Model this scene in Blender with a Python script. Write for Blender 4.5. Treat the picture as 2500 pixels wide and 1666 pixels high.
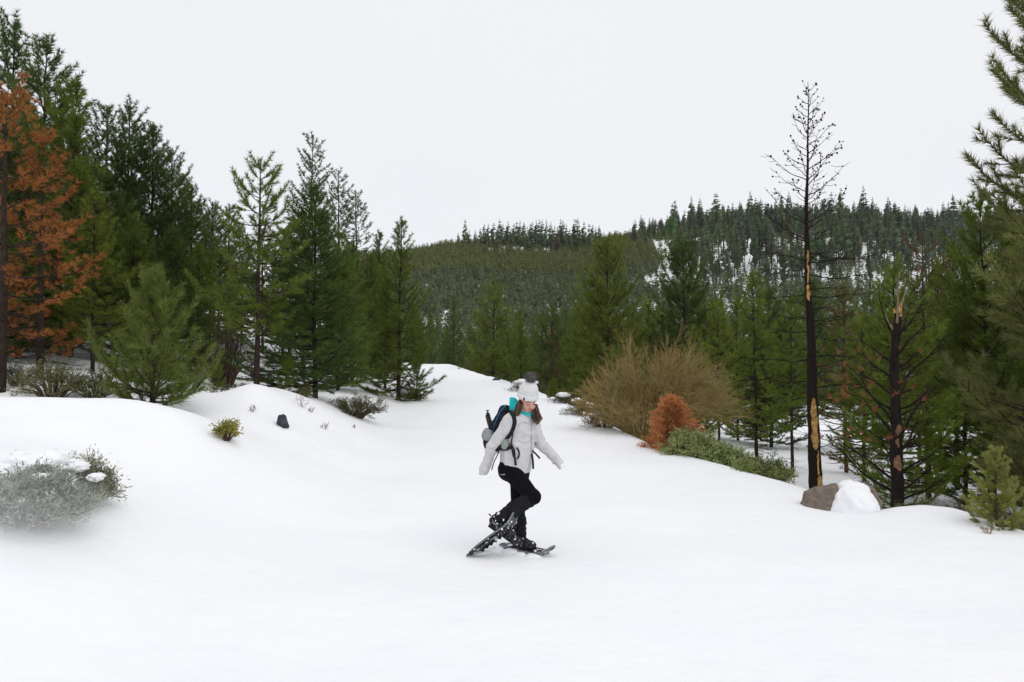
import bpy, math, random
import numpy as np
from mathutils import Vector, Matrix
for o in list(bpy.data.objects):
    bpy.data.objects.remove(o)
SC = bpy.context.scene
COL = SC.collection
# ---------------------------------------------------------------- camera, sky, sun, exposure
FPX, PITCH, CAMZ = 1750.0, math.atan(67 / 1750.0), 1.75
cd = bpy.data.cameras.new('camera'); cam = bpy.data.objects.new('camera', cd); COL.objects.link(cam)
cd.sensor_width = 36; cd.lens = 36 * FPX / 2500; cd.clip_start = 0.05; cd.clip_end = 4000
cam.location = (0, 0, CAMZ); cam.rotation_euler = (math.pi / 2 + PITCH, 0, 0)
SC.camera = cam
W = bpy.data.worlds.new('World'); SC.world = W; W.use_nodes = True
wn, wl = W.node_tree.nodes, W.node_tree.links
SUN_EL, SUN_AZ = math.radians(58), math.radians(142)
sky = wn.new('ShaderNodeTexSky'); sky.sky_type = 'NISHITA'; sky.sun_disc = False
sky.sun_elevation = SUN_EL; sky.sun_rotation = SUN_AZ
# an even cloud deck covers nearly all of the clear sky; soft, faint mottling in it
tc = wn.new('ShaderNodeTexCoord'); nz = wn.new('ShaderNodeTexNoise'); nz.inputs['Scale'].default_value = 1.6
nz.inputs['Detail'].default_value = 3
cr = wn.new('ShaderNodeValToRGB')
cr.color_ramp.elements[0].position = .3; cr.color_ramp.elements[0].color = (8.55, 8.72, 9.15, 1)
cr.color_ramp.elements[1].position = .7; cr.color_ramp.elements[1].color = (8.95, 9.05, 9.35, 1)
mx = wn.new('ShaderNodeMixRGB'); mx.inputs[0].default_value = .985
wl.new(tc.outputs['Generated'], nz.inputs['Vector']); wl.new(nz.outputs['Fac'], cr.inputs[0])
wl.new(sky.outputs[0], mx.inputs[1]); wl.new(cr.outputs[0], mx.inputs[2])
bgn = wn['Background']; bgn.inputs['Strength'].default_value = 0.1
wl.new(mx.outputs[0], bgn.inputs['Color'])
sd = bpy.data.lights.new('sun', 'SUN'); sd.energy = .78; sd.angle = math.radians(50); sd.color = (1, .97, .93)
sun = bpy.data.objects.new('sun', sd); COL.objects.link(sun)
sun.rotation_euler = (math.pi / 2 - SUN_EL, 0, math.pi - SUN_AZ)
SC.view_settings.view_transform = 'Standard'; SC.view_settings.look = 'None'
SC.view_settings.exposure = 0; SC.view_settings.gamma = 1; SC.view_settings.use_curve_mapping = False
SC.render.engine = 'CYCLES'; SC.cycles.max_bounces = 10; SC.cycles.diffuse_bounces = 4
SC.cycles.transparent_max_bounces = 4; SC.cycles.use_denoising = True; SC.cycles.volume_bounces = 4

# ---------------------------------------------------------------- helpers
def at(px, py, Y):
    """point of the place at depth Y seen at photograph pixel (px, py); used to read positions off the photo"""
    v = 833 - py; c, s = math.cos(PITCH), math.sin(PITCH)
    dy = FPX * c - v * s; dz = FPX * s + v * c
    k = Y / dy
    return Vector(((px - 1250) * k, Y, CAMZ + dz * k))

def sstep(a, b, x):
    t = np.clip((x - a) / (b - a), 0, 1); return t * t * (3 - 2 * t)

def table(pts, lo, hi, sig):
    xs = np.arange(lo, hi, .1); p = np.array(pts, float)
    ys = np.interp(xs, p[:, 0], p[:, 1])
    k = np.exp(-.5 * (np.arange(-int(4 * sig / .1), int(4 * sig / .1) + 1) * .1 / sig) ** 2); k /= k.sum()
    n = len(k) // 2
    ys = np.convolve(np.pad(ys, n, mode='edge'), k, 'valid')
    return lambda q: np.interp(q, xs, ys)

def vnoise(x, y, seed=0):
    """cheap smooth value noise in about -1..1"""
    xi = np.floor(x).astype(np.int64); yi = np.floor(y).astype(np.int64); fx = x - xi; fy = y - yi
    fx = fx * fx * (3 - 2 * fx); fy = fy * fy * (3 - 2 * fy)
    def h(a, b):
        n = (a * 374761393 + b * 668265263 + seed * 974711) & 0x7fffffff
        n = ((n ^ (n >> 13)) * 1274126177) & 0x7fffffff
        return ((n ^ (n >> 16)) & 0xffff) / 32767.5 - 1
    return (h(xi, yi) * (1 - fx) + h(xi + 1, yi) * fx) * (1 - fy) + (h(xi, yi + 1) * (1 - fx) + h(xi + 1, yi + 1) * fx) * fy

def mesh(name, parts, mats):
    """parts: list of (V, F, material index, smooth); F is (m,3) or (m,4)"""
    Vs, Ls, St, To, Mi, Sm = [], [], [], [], [], []; vo = lo = 0
    for V, F, mi, sm in parts:
        V = np.asarray(V, np.float32).reshape(-1, 3); F = np.asarray(F, np.int32)
        if not len(F): continue
        Vs.append(V); Ls.append((F + vo).ravel()); k = F.shape[1]
        St.append(lo + np.arange(len(F), dtype=np.int32) * k); To.append(np.full(len(F), k, np.int32))
        Mi.append(np.full(len(F), mi, np.int32)); Sm.append(np.full(len(F), sm, bool))
        vo += len(V); lo += F.size
    me = bpy.data.meshes.new(name)
    V = np.concatenate(Vs); L = np.concatenate(Ls); St = np.concatenate(St); To = np.concatenate(To)
    me.vertices.add(len(V)); me.vertices.foreach_set('co', V.ravel())
    me.loops.add(len(L)); me.loops.foreach_set('vertex_index', L)
    me.polygons.add(len(St)); me.polygons.foreach_set('loop_start', St); me.polygons.foreach_set('loop_total', To)
    me.polygons.foreach_set('material_index', np.concatenate(Mi)); me.polygons.foreach_set('use_smooth', np.concatenate(Sm))
    for m in (mats if isinstance(mats, (list, tuple)) else [mats]): me.materials.append(m)
    me.update(calc_edges=True)
    return me

def link(name, me, parent=None, **kw):
    o = bpy.data.objects.new(name, me); COL.objects.link(o)
    if parent is not None: o.parent = parent
    for k, v in kw.items(): o[k] = v
    return o

def thing(name, label, cat, loc=(0, 0, 0), rz=0, scale=1, group=None, me=None):
    o = bpy.data.objects.new(name, me); COL.objects.link(o); o.location = loc
    if me is None: o.empty_display_size = .2
    o.rotation_euler = (0, 0, rz); o.scale = (scale,) * 3 if not isinstance(scale, tuple) else scale
    o['label'] = label; o['category'] = cat
    if group: o['group'] = group
    return o

def tube(P, R, sides=6, cap=True):
    P = np.asarray(P, float); k = len(P); R = np.broadcast_to(np.asarray(R, float), (k,))
    T = np.gradient(P, axis=0); T /= np.linalg.norm(T, axis=1)[:, None] + 1e-9
    ref = np.array([0., 0, 1]) if abs(T[:, 2]).mean() < .8 else np.array([1., 0, 0])
    U = np.cross(T, ref); U /= np.linalg.norm(U, axis=1)[:, None] + 1e-9; Wv = np.cross(T, U)
    a = np.arange(sides) * 2 * math.pi / sides
    V = P[:, None] + R[:, None, None] * (np.cos(a)[None, :, None] * U[:, None] + np.sin(a)[None, :, None] * Wv[:, None])
    V = V.reshape(-1, 3); F = []
    i = np.arange(sides); j = (i + 1) % sides
    for s in range(k - 1):
        F.append(np.stack([s * sides + i, s * sides + j, (s + 1) * sides + j, (s + 1) * sides + i], 1))
    F = np.concatenate(F)
    if cap and sides == 4: F = np.concatenate([F, [[3, 2, 1, 0]], [np.arange(4) + (k - 1) * 4]])
    elif cap:
        V = np.concatenate([V, P[:1], P[-1:]]); n = k * sides
        F = np.concatenate([F, np.stack([j, i, np.full(sides, n), np.full(sides, n)], 1)[:, [0, 1, 2, 2]],
                            np.stack([(k - 1) * sides + i, (k - 1) * sides + j, np.full(sides, n + 1), np.full(sides, n + 1)], 1)]) if False else F
        t1 = np.stack([j, i, np.full(sides, n)], 1); t2 = np.stack([(k - 1) * sides + i, (k - 1) * sides + j, np.full(sides, n + 1)], 1)
        return V, F, np.concatenate([t1, t2])
    return V, F, np.zeros((0, 3), int)

class Geo:
    """collects quads and triangles of one mesh"""
    def __init__(s): s.V = []; s.Q = []; s.T = []; s.n = 0
    def add(s, V, F):
        F = np.asarray(F)
        (s.Q if F.shape[1] == 4 else s.T).append(F + s.n); s.V.append(np.asarray(V, float)); s.n += len(V)
    def tube(s, P, R, sides=6, cap=True):
        V, F, T = tube(P, R, sides, cap); n = s.n
        s.V.append(V); s.Q.append(F + n); s.n += len(V)
        if len(T): s.T.append(T + n)
    def box(s, c, d, rot=None):
        V = np.array([(x, y, z) for z in (-.5, .5) for y in (-.5, .5) for x in (-.5, .5)]) * np.array(d)
        if rot is not None: V = V @ np.array(rot).T
        s.add(V + np.array(c), [(0, 2, 3, 1), (4, 5, 7, 6), (0, 1, 5, 4), (2, 6, 7, 3), (0, 4, 6, 2), (1, 3, 7, 5)])
    def parts(s, mi=0, smooth=False):
        V = np.concatenate(s.V); out = []
        if s.Q: out.append((V, np.concatenate(s.Q), mi, smooth))
        if s.T: out.append((V if not s.Q else V, np.concatenate(s.T), mi, smooth))
        return out
    def mesh(s, name, mats, smooth=False):
        V = np.concatenate(s.V)
        me = bpy.data.meshes.new(name)
        Q = np.concatenate(s.Q) if s.Q else np.zeros((0, 4), int); T = np.concatenate(s.T) if s.T else np.zeros((0, 3), int)
        L = np.concatenate([Q.ravel(), T.ravel()]).astype(np.int32)
        To = np.concatenate([np.full(len(Q), 4), np.full(len(T), 3)]).astype(np.int32)
        St = np.concatenate([[0], np.cumsum(To)[:-1]]).astype(np.int32)
        me.vertices.add(len(V)); me.vertices.foreach_set('co', V.astype(np.float32).ravel())
        me.loops.add(len(L)); me.loops.foreach_set('vertex_index', L)
        me.polygons.add(len(St)); me.polygons.foreach_set('loop_start', St); me.polygons.foreach_set('loop_total', To)
        me.polygons.foreach_set('use_smooth', np.full(len(St), smooth))
        for m in (mats if isinstance(mats, (list, tuple)) else [mats]): me.materials.append(m)
        me.update(calc_edges=True)
        return me

# ---------------------------------------------------------------- materials
def mat(name, col, rough=.7, spec=.25, col2=None, nscale=8, bump=0, bscale=40, objcol=False, transl=0, var=0, coord='Object', sheen=0, dist=.01):
    m = bpy.data.materials.new(name); m.use_nodes = True
    n, l = m.node_tree.nodes, m.node_tree.links; p = n['Principled BSDF']
    p.inputs['Roughness'].default_value = rough; p.inputs['Specular IOR Level'].default_value = spec
    p.inputs['Base Color'].default_value = (*col, 1)
    tc = n.new('ShaderNodeTexCoord'); out = None
    if objcol:
        oi = n.new('ShaderNodeObjectInfo'); out = oi.outputs['Color']
    if col2 is not None or var:
        nt = n.new('ShaderNodeTexNoise'); nt.inputs['Scale'].default_value = nscale; nt.inputs['Detail'].default_value = 4
        l.new(tc.outputs[coord], nt.inputs['Vector'])
        rp = n.new('ShaderNodeValToRGB'); rp.color_ramp.elements[0].position = .35; rp.color_ramp.elements[1].position = .65
        l.new(nt.outputs['Fac'], rp.inputs[0])
        if col2 is not None:
            mm = n.new('ShaderNodeMixRGB'); mm.inputs[1].default_value = (*col, 1); mm.inputs[2].default_value = (*col2, 1)
            if out: l.new(out, mm.inputs[1])
            l.new(rp.outputs[0], mm.inputs[0]); out = mm.outputs[0]
        if var:
            mr = n.new('ShaderNodeMapRange'); mr.inputs[3].default_value = 1 - var; mr.inputs[4].default_value = 1 + var
            l.new(nt.outputs['Fac'], mr.inputs[0]); mr.inputs[1].default_value = .25; mr.inputs[2].default_value = .75
            mu = n.new('ShaderNodeVectorMath'); mu.operation = 'SCALE'
            if out: l.new(out, mu.inputs[0])
            else: mu.inputs[0].default_value = col
            l.new(mr.outputs[0], mu.inputs['Scale']); out = mu.outputs[0]
    if out: l.new(out, p.inputs['Base Color'])
    if bump:
        bt = n.new('ShaderNodeTexNoise'); bt.inputs['Scale'].default_value = bscale; bt.inputs['Detail'].default_value = 5
        l.new(tc.outputs[coord], bt.inputs['Vector'])
        b = n.new('ShaderNodeBump'); b.inputs['Strength'].default_value = bump; b.inputs['Distance'].default_value = dist
        l.new(bt.outputs['Fac'], b.inputs['Height']); l.new(b.outputs[0], p.inputs['Normal'])
    if sheen: p.inputs['Sheen Weight'].default_value = sheen
    if transl:
        tr = n.new('ShaderNodeBsdfTranslucent'); ms = n.new('ShaderNodeMixShader'); ms.inputs[0].default_value = transl
        if out: l.new(out, tr.inputs['Color'])
        else: tr.inputs['Color'].default_value = (*col, 1)
        l.new(p.outputs[0], ms.inputs[1]); l.new(tr.outputs[0], ms.inputs[2])
        l.new(ms.outputs[0], n['Material Output'].inputs['Surface'])
    return m
M_SNOW = mat('snow', (.915, .915, .925), .75, .2, col2=(.89, .895, .915), nscale=.9, bump=.4, bscale=5, dist=.05)
M_NEEDLE = mat('needles', (.08, .1, .03), .55, .2, objcol=True, transl=.35, var=.4, nscale=1.6)
M_BARK = mat('bark', (.028, .021, .017), .9, .1, col2=(.05, .034, .026), nscale=9, bump=.8, bscale=24)
M_BARKW = mat('pine_bark', (.055, .04, .03), .9, .1, col2=(.1, .062, .042), nscale=7, bump=.8, bscale=24)
M_FAR = mat('far_needles', (.04, .06, .03), .7, .1, objcol=True, var=.35, nscale=.35, transl=.35)
M_FARWOOD = mat('far_bark', (.07, .055, .045), .9, .1)
# ---------------------------------------------------------------- the ground: one height function
_zp = table([(-30, -.1), (0, 0), (8, 0), (12, .13), (20, .46), (40, 1.32), (55, 2.0), (59.5, 2.16), (63, 1.5), (75, -.6), (100, -3.5), (140, -8), (200, -8)], -30, 200, .7)
_xr = table([(-30, 7.5), (2, 6.4), (6, 5.9), (7.6, 5.5), (8.6, 4.95), (10, 4.05), (12.3, 3.35), (14, 2.85), (16, 2.45), (19, 2.15), (24, 1.7), (32, .6), (45, -2.4), (58, -5), (70, -7), (200, -30)], -30, 200, .5)
_xl = table([(-30, -3.2), (4, -2.9), (8, -2.5), (11, -2.3), (15, -2.7), (19, -3.4), (25, -3.9), (40, -5.5), (58, -8.2), (70, -11), (200, -40)], -30, 200, .8)
_ridge = table([(-200, 690), (0, 680), (80, 640), (95, 625), (101, 616), (113, 600), (125, 602), (135, 606), (148, 596), (156, 582), (165, 572), (175, 556), (185, 545), (200, 538), (220, 546), (240, 556), (250, 558), (300, 575), (450, 640)], -200, 450, 1.5)

def ground(x, y):
    x = np.asarray(x, float); y = np.asarray(y, float)
    yc = np.clip(y, -29, 199)
    zp = _zp(yc); xr = _xr(yc); xl = _xl(yc)
    # right side: the trail's shoulder rolls off to a lower wooded shelf
    t = x - xr
    drop = np.interp(yc, [0, 8, 12, 20, 40, 60, 100], [.75, .75, .95, 1.5, 2.6, 3.2, 0])
    zr = -drop * sstep(-.1, 2.4, t) - .045 * np.maximum(t - 2, 0) * np.interp(yc, [0, 10, 60, 120], [1, 1, .8, 0])
    # left side: bank, shelf behind it, then the wooded slope
    u = xl - x
    hb = np.interp(yc, [-10, 5, 9, 12, 15, 18, 25, 40, 60, 100], [.95, 1.0, 1.08, 1.05, .95, .62, .45, .5, .5, .3])
    wd = np.interp(yc, [0, 8, 12, 18, 30], [3.4, 3.3, 2.6, 1.8, 1.6])
    zl = hb * sstep(-.2, 1, u / wd)
    up = np.logaddexp(0, (u - 3.6) * 1.5) / 1.5
    zl = zl + np.minimum(up * np.interp(yc, [0, 10, 14, 18, 26, 60, 100], [.05, .05, .10, .20, .32, .28, .05]), 9 + up * .05)
    z = zp + np.where(t > -.2, zr, 0) + np.where(u > -1, zl, 0)
    g = lambda cx, cy, sx, sy, h: h * np.exp(-.5 * (((x - cx) / sx) ** 2 + ((y - cy) / sy) ** 2))
    # crest of the near snowbank on the left, and the hollow behind it
    z = z + g(-6.6, 9.2, 1.6, .55, .20) + g(-4.6, 9.8, .8, .6, .16) - g(-6.2, 11.2, 2.2, .7, .28)
    z = z + g(-4.72, 13.2, .33, .42, .30) + g(-4.3, 14.3, 1.3, .6, .10) + g(-5.55, 12.6, .5, .5, .12)
    # mound under the trail's right shoulder
    z = z + g(5.15, 8.75, .55, .5, .17) - g(4.42, 9.25, .5, .5, .15)
    # far hill
    ca = np.clip((1250 + FPX * x / np.maximum(y, 60)) / 10, -199, 449)
    zr4 = CAMZ + (900 - _ridge(ca)) / FPX * 400
    f = np.clip((y - 150) / 250, 0, None)
    prof = np.where(f < 1, .92 * f + .08 * f * f * (3 - 2 * f), 1 - .6 * (f - 1) ** 2 / (1 + .5 * np.abs(f - 1)))
    hill = -8 + (zr4 + 8) * np.maximum(prof, -.3) + 1.6 * vnoise(x / 31, y / 31, 5) * sstep(150, 220, y) + .7 * vnoise(x / 12, y / 12, 6) * sstep(150, 220, y)
    z = np.where(y > 120, z * (1 - sstep(120, 165, y)) + hill * sstep(120, 165, y), z)
    # wind-worn unevenness
    off = sstep(0, 3, np.maximum(t, u))
    z = z + .022 * vnoise(x / 1.3, y / 1.1, 1) + .007 * vnoise(x / .41 + y / .9, y / .37, 12) * sstep(40, 10, y) + (.01 + .03 * off) * vnoise(x / .55, y / .5, 2) + off * .08 * vnoise(x / 2.3, y / 2.1, 3)
    return z
def gz(x, y): return float(ground(np.array([x]), np.array([y]))[0])
def spot(px, Y):
    x = at(px, 900, Y).x
    return x, Y, gz(x, Y)

def landing(px, py):
    """where the photograph's line of sight through (px, py) meets the ground"""
    ys = np.concatenate([np.arange(3, 30, .05), np.arange(30, 110, .25)]); P = np.array([at(px, py, y) for y in ys])
    i = int(np.argmax(P[:, 2] < ground(P[:, 0], P[:, 1]))); return P[i, 0], P[i, 1], gz(P[i, 0], P[i, 1])
def sheet(xs, ys):
    X, Y = np.meshgrid(xs, ys); Z = ground(X, Y); nx, ny = len(xs), len(ys)
    V = np.stack([X, Y, Z], -1).reshape(-1, 3)
    i, j = np.meshgrid(np.arange(nx - 1), np.arange(ny - 1)); b = (j * nx + i).ravel()
    return V, np.stack([b, b + 1, b + nx + 1, b + nx], 1)
_u = np.linspace(-1, 1, 381); XS = -1 + 6 * np.sinh(5.4 * _u) / 1.0 * 1.0
_v = np.linspace(-.30, 1, 430); YS = 9 + 6.5 * np.sinh(5.3 * _v)
YS = np.concatenate([[-60], YS[YS > -22]])
kk = int(np.argmin(abs(YS - 110)))
link('snow_ground', mesh('snow_ground', [(*sheet(XS, YS[:kk + 1]), 0, True)], M_SNOW), kind='structure')
link('hill', mesh('hill', [(*sheet(XS, YS[kk:]), 0, True)], M_SNOW), kind='structure')
# ---------------------------------------------------------------- pines
def nrm(v): return v / (np.linalg.norm(v, axis=-1, keepdims=True) + 1e-9)

def needles(P, A, nn, ln, w, rng, spread=.95):
    """nn flat needles bristling round each point P with shoot direction A"""
    n = len(P); P = np.repeat(P, nn, 0); A = np.repeat(nrm(A), nn, 0)
    r = nrm(rng.normal(size=(n * nn, 3))); r = nrm(r - (r * A).sum(1)[:, None] * A)
    k = rng.uniform(.35, 1.25, (n * nn, 1)) * spread
    D = nrm(A + r * k); L = ln * rng.uniform(.65, 1.15, (n * nn, 1))
    S = nrm(np.cross(D, rng.normal(size=(n * nn, 3)))) * w * .5
    P = P + A * rng.uniform(-.3, .3, (n * nn, 1)) * ln * .4
    V = np.stack([P - S, P + S, P + D * L], 1).reshape(-1, 3)
    return V, np.arange(len(V)).reshape(-1, 3)

def pine_geo(seed, H, cb=.12, R=1.8, p=.8, sp=.42, nb=5, et=50, eb=5, tip=.35, ln=.15, w=.013, ds=.075, nn=11, lat=.17,
             gap=.1, rt=None, bare=.3, lean=0, foliage=1.0, kink=.02, low=.1, dead=6, lsp=1.0, side=None):
    rng = np.random.default_rng(seed); rd = random.Random(seed)
    wood = Geo(); P0, A0 = [], []
    rt = rt or H * .011 + .02
    # trunk
    hs = np.linspace(0, 1, 14)
    bend = np.cumsum(rng.normal(size=(14, 2)) * kink * H / 14, 0); bend -= bend[0]
    tr = np.stack([bend[:, 0] + lean * H * hs, bend[:, 1], hs * H], 1)
    wood.tube(tr, rt * (1 - hs) ** .85 + .006, 8)
    tp = lambda h: np.array([np.interp(h / H, hs, tr[:, k]) for k in range(3)])
    def shoot(pts, s0):
        L = np.linalg.norm(np.diff(pts, axis=0), axis=1).sum(); m = max(1, int(L * (1 - s0) / ds))
        s = (s0 + (1 - s0) * (np.arange(m) + rng.uniform(.2, 1)) / m).clip(0, 1) * (len(pts) - 1)
        i = np.minimum(s.astype(int), len(pts) - 2); f = (s - i)[:, None]
        P0.append(pts[i] * (1 - f) + pts[i + 1] * f); A0.append(nrm(pts[i + 1] - pts[i]))
    h = H * cb; k = 0
    while h < H * .985:
        t = max(0, (h / H - cb) / (1 - cb))
        prof = (1 - t) ** p * min(1, low + (1 - low) * t / .14)
        n = max(3, int(round(nb * (1 if t < .8 else .8)))); ph = rng.uniform(0, 6.28)
        for b in range(n):
            if rd.random() < gap: continue
            L = R * prof * rng.uniform(.62, 1.12) + .10
            a = ph + b * 6.283 / n + rng.normal() * .25
            if side is not None: L *= 1 + .35 * math.cos(a - side)
            e = math.radians(eb + (et - eb) * t ** 1.1 + rng.normal() * 8)
            d = np.array([math.cos(a), math.sin(a)]); base = tp(h + rng.normal() * sp * .16)
            s = np.linspace(0, 1, 6)
            r = L * s * math.cos(e) * (1 - .12 * tip * s); z = L * (math.sin(e) * s + tip * s ** 2.2 - .10 * np.sin(s * 3.14) * (1 - t))
            side_w = rng.normal() * .10 * L
            pts = base + np.stack([d[0] * r - d[1] * side_w * s ** 2, d[1] * r + d[0] * side_w * s ** 2, z], 1)
            wood.tube(pts, (rt * .12 + .012 * L) * (1 - s * .8) * (1 - .4 * t), 4, False)
            if rd.random() > foliage: continue
            shoot(pts, bare + .1 if L > .6 else .12)
            q = bare * .8; sg = rd.choice((-1, 1))
            while q < .93:
                ll = (L * (.42 * (1 - q) + .10)) * rng.uniform(.6, 1.2) * lsp
                i = q * 5; i0 = min(int(i), 4); bp = pts[i0] + (pts[i0 + 1] - pts[i0]) * (i - i0); ax = nrm(pts[i0 + 1] - pts[i0])
                sd_ = nrm(np.cross(ax, [0, 0, 1])) * sg + np.array([0, 0, rng.normal() * .35 + .1])
                dv = nrm(ax * .75 + nrm(sd_) * rng.uniform(.6, 1.0))
                lp = bp + np.outer([0, .5, 1], dv) * ll + np.outer([0, .08, .3], [0, 0, 1]) * ll * tip
                if ll > .2: wood.tube(lp, (.008 + .006 * ll) * np.array([1, .8, .5]), 3, False)
                shoot(lp, .35 if ll > .3 else .1)
                if ll > .5:
                    for c in (-1, 1):
                        l2 = nrm(dv + nrm(np.cross(dv, [0, 0, 1])) * c * .8 + [0, 0, .2]); q0 = lp[1]
                        shoot(np.stack([q0, q0 + l2 * ll * .22, q0 + l2 * ll * .42]), .2)
                q += max(.07, lat / max(L, .3)); sg = -sg
        h += sp * rng.uniform(.8, 1.2) * (1 if t < .75 else .8); k += 1
    shoot(np.stack([tp(H * .93), tp(H * .97), tp(H)]), 0)
    for b in range(dead):   # bare dead twigs below the crown
        hh = H * rng.uniform(.04, max(cb + .06, .14)); a = rng.uniform(0, 6.28); L = R * rng.uniform(.25, .6); s = np.linspace(0, 1, 5)
        pts = tp(hh) + np.stack([np.cos(a) * L * s, np.sin(a) * L * s, L * (-.25 * s + .12 * s ** 2 + rng.normal() * .1 * s)], 1)
        wood.tube(pts, .012 * (1 - s * .75), 3, False)
        for c in range(3):
            q = pts[2 + c % 2]; dv = np.array([math.cos(a + rng.normal() * .8), math.sin(a + rng.normal() * .8), rng.normal() * .3]) * L * .35
            wood.tube(np.stack([q, q + dv * .5, q + dv + [0, 0, .03]]), [.006, .005, .003], 3, False)
    P, A = np.concatenate(P0), np.concatenate(A0)
    return wood, needles(P, A, nn, ln, w, rng)

PINES = {}
def pine_kind(kind, bark, **kw):
    wood, nd = pine_geo(**kw)
    PINES[kind] = (wood.mesh('trunk', bark, True), mesh('crown', [(*nd, 0, False)], M_NEEDLE), kw['H'])
# near / mid kinds (each is reused, turned and scaled)
DN = dict(sp=.42, nb=5, et=52, eb=2, tip=.4, ln=.19, w=.021, ds=.095, nn=16, lat=.19, bare=.22, low=.7, rt=.095)
pine_kind('dense1', M_BARK, seed=1, H=10, R=2.9, cb=.05, p=.72, gap=.06, **DN)
pine_kind('dense2', M_BARK, seed=2, H=10, R=2.5, cb=.07, p=.62, gap=.08, side=.6, **DN)
pine_kind('dense3', M_BARK, seed=3, H=11, R=3.1, cb=.06, p=.7, gap=.08, side=3.3, **DN)
pine_kind('open', M_BARK, seed=4, H=7, R=2.0, cb=.26, p=.6, sp=.40, nb=5, gap=.12, et=30, eb=0, tip=.42, lat=.2, ln=.17, bare=.3, nn=17, w=.016, rt=.085, low=.55, dead=22)
pine_kind('bushy', M_BARK, seed=5, H=3, R=1.3, cb=.13, p=1.0, sp=.24, nb=6, gap=.06, et=62, eb=8, tip=.65, ln=.16, w=.010, nn=18, ds=.055, lat=.14, bare=.2, rt=.05, low=.95)
pine_kind('thin', M_BARK, seed=6, H=9, R=1.25, cb=.25, p=.45, sp=.36, nb=5, gap=.12, et=35, eb=5, tip=.3, lat=.2, bare=.35, nn=16, ds=.09, ln=.14, w=.018, kink=.012, low=.5, rt=.075)
pine_kind('spire', M_BARK, seed=7, H=7, R=1.9, cb=.03, p=.85, sp=.36, nb=5, et=55, eb=0, tip=.35, nn=15, gap=.06, w=.017, ln=.16, ds=.08, bare=.22, low=.7, rt=.07)
pine_kind('round', M_BARK, seed=8, H=10, R=3.0, cb=.10, p=.5, sp=.46, nb=5, gap=.08, et=52, eb=8, tip=.4, bare=.25, nn=16, ds=.10, lat=.19, ln=.21, w=.022, low=.6, rt=.1)
pine_kind('round2', M_BARK, seed=9, H=9, R=2.7, cb=.05, p=.6, sp=.44, nb=5, gap=.08, et=50, eb=5, tip=.4, nn=16, ds=.10, lat=.2, ln=.2, w=.022, bare=.22, low=.7, rt=.09)
pine_kind('rusty', M_BARK, seed=10, H=6, R=1.15, cb=.22, p=.35, sp=.34, nb=5, gap=.16, et=45, eb=-4, tip=.3, lat=.26, ln=.15, nn=30, w=.011, ds=.10, bare=.48, foliage=.85, lsp=1.25, dead=24, low=.6, rt=.085)
pine_kind('rusty2', M_BARK, seed=11, H=5, R=1.2, cb=.12, p=.5, sp=.3, nb=5, foliage=.85, gap=.16, et=42, eb=-4, tip=.3, lat=.24, ln=.14, nn=30, w=.011, ds=.10, bare=.45, lsp=1.25, dead=14, low=.7, rt=.06)
pine_kind('twiggy', M_BARKW, seed=12, H=8, R=2.0, cb=.08, p=.6, sp=.4, nb=5, gap=.1, et=35, eb=-6, tip=.15, lat=.2, nn=14, w=.016, foliage=.36, bare=.4, dead=20, low=.6, rt=.08)
pine_kind('big', M_BARK, seed=13, H=9.5, R=2.0, cb=.06, p=.30, sp=.46, nb=5, gap=.16, et=42, eb=-6, tip=.42, lat=.15, ln=.16, w=.011, nn=22, ds=.06, bare=.38, lsp=1.1, dead=14, low=.7)
pine_kind('sapling', M_BARKW, seed=14, H=1.2, R=.5, cb=.05, p=.8, sp=.16, nb=5, gap=.0, et=58, eb=25, tip=.2, ln=.055, w=.007, nn=18, ds=.02, lat=.08, bare=.05, dead=0, rt=.016, low=.7)
pine_kind('sapling2', M_BARKW, seed=15, H=1.6, R=.5, cb=.15, p=.5, sp=.2, nb=5, gap=.05, et=55, eb=10, tip=.4, ln=.1, w=.010, nn=14, ds=.045, lat=.1, bare=.15, dead=2, rt=.02, low=.7)
pine_kind('tall1', M_BARK, seed=21, H=10, R=2.2, cb=.30, p=.55, gap=.12, **{**DN, 'dead': 26, 'bare': .3})
pine_kind('tall2', M_BARK, seed=22, H=10, R=2.4, cb=.24, p=.6, gap=.14, **{**DN, 'dead': 26, 'bare': .3, 'eb': -4})
print('pine tris', {k: (len(v[0].polygons) * 2, len(v[1].polygons)) for k, v in PINES.items()}, sum(len(v[0].polygons) * 2 + len(v[1].polygons) for v in PINES.values()))

YG = (.170, .212, .030); OL = (.136, .178, .027); DK = (.088, .138, .030); BL = (.095, .135, .052); RU = (.40, .15, .045)
RD = (.17, .10, .045); BR = (.12, .085, .03)
_tr = random.Random(77)
def plant(kind, px, Y, top, col, label, cat='pine tree', name='pine_tree', group=None, rz=None, lean=(0, 0), wide=1.0, sink=.08, base=0):
    x, y, z = spot(px, Y) if Y else landing(px, base)
    h = at(px, top, y).z - z + sink
    tm, cm, H = PINES[kind]; s = h / H
    r = thing(name, label, cat, (x, y, z - sink), _tr.uniform(0, 6.28) if rz is None else rz, (s * wide, s * wide, s), group)
    r.rotation_euler = (lean[0], lean[1], r.rotation_euler[2])
    link('trunk', tm, r)
    c = link('crown', cm, r); j = _tr.uniform(.88, 1.12)
    c.color = (col[0] * j * _tr.uniform(.93, 1.07), col[1] * j, col[2] * j, 1)
    return r
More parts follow.
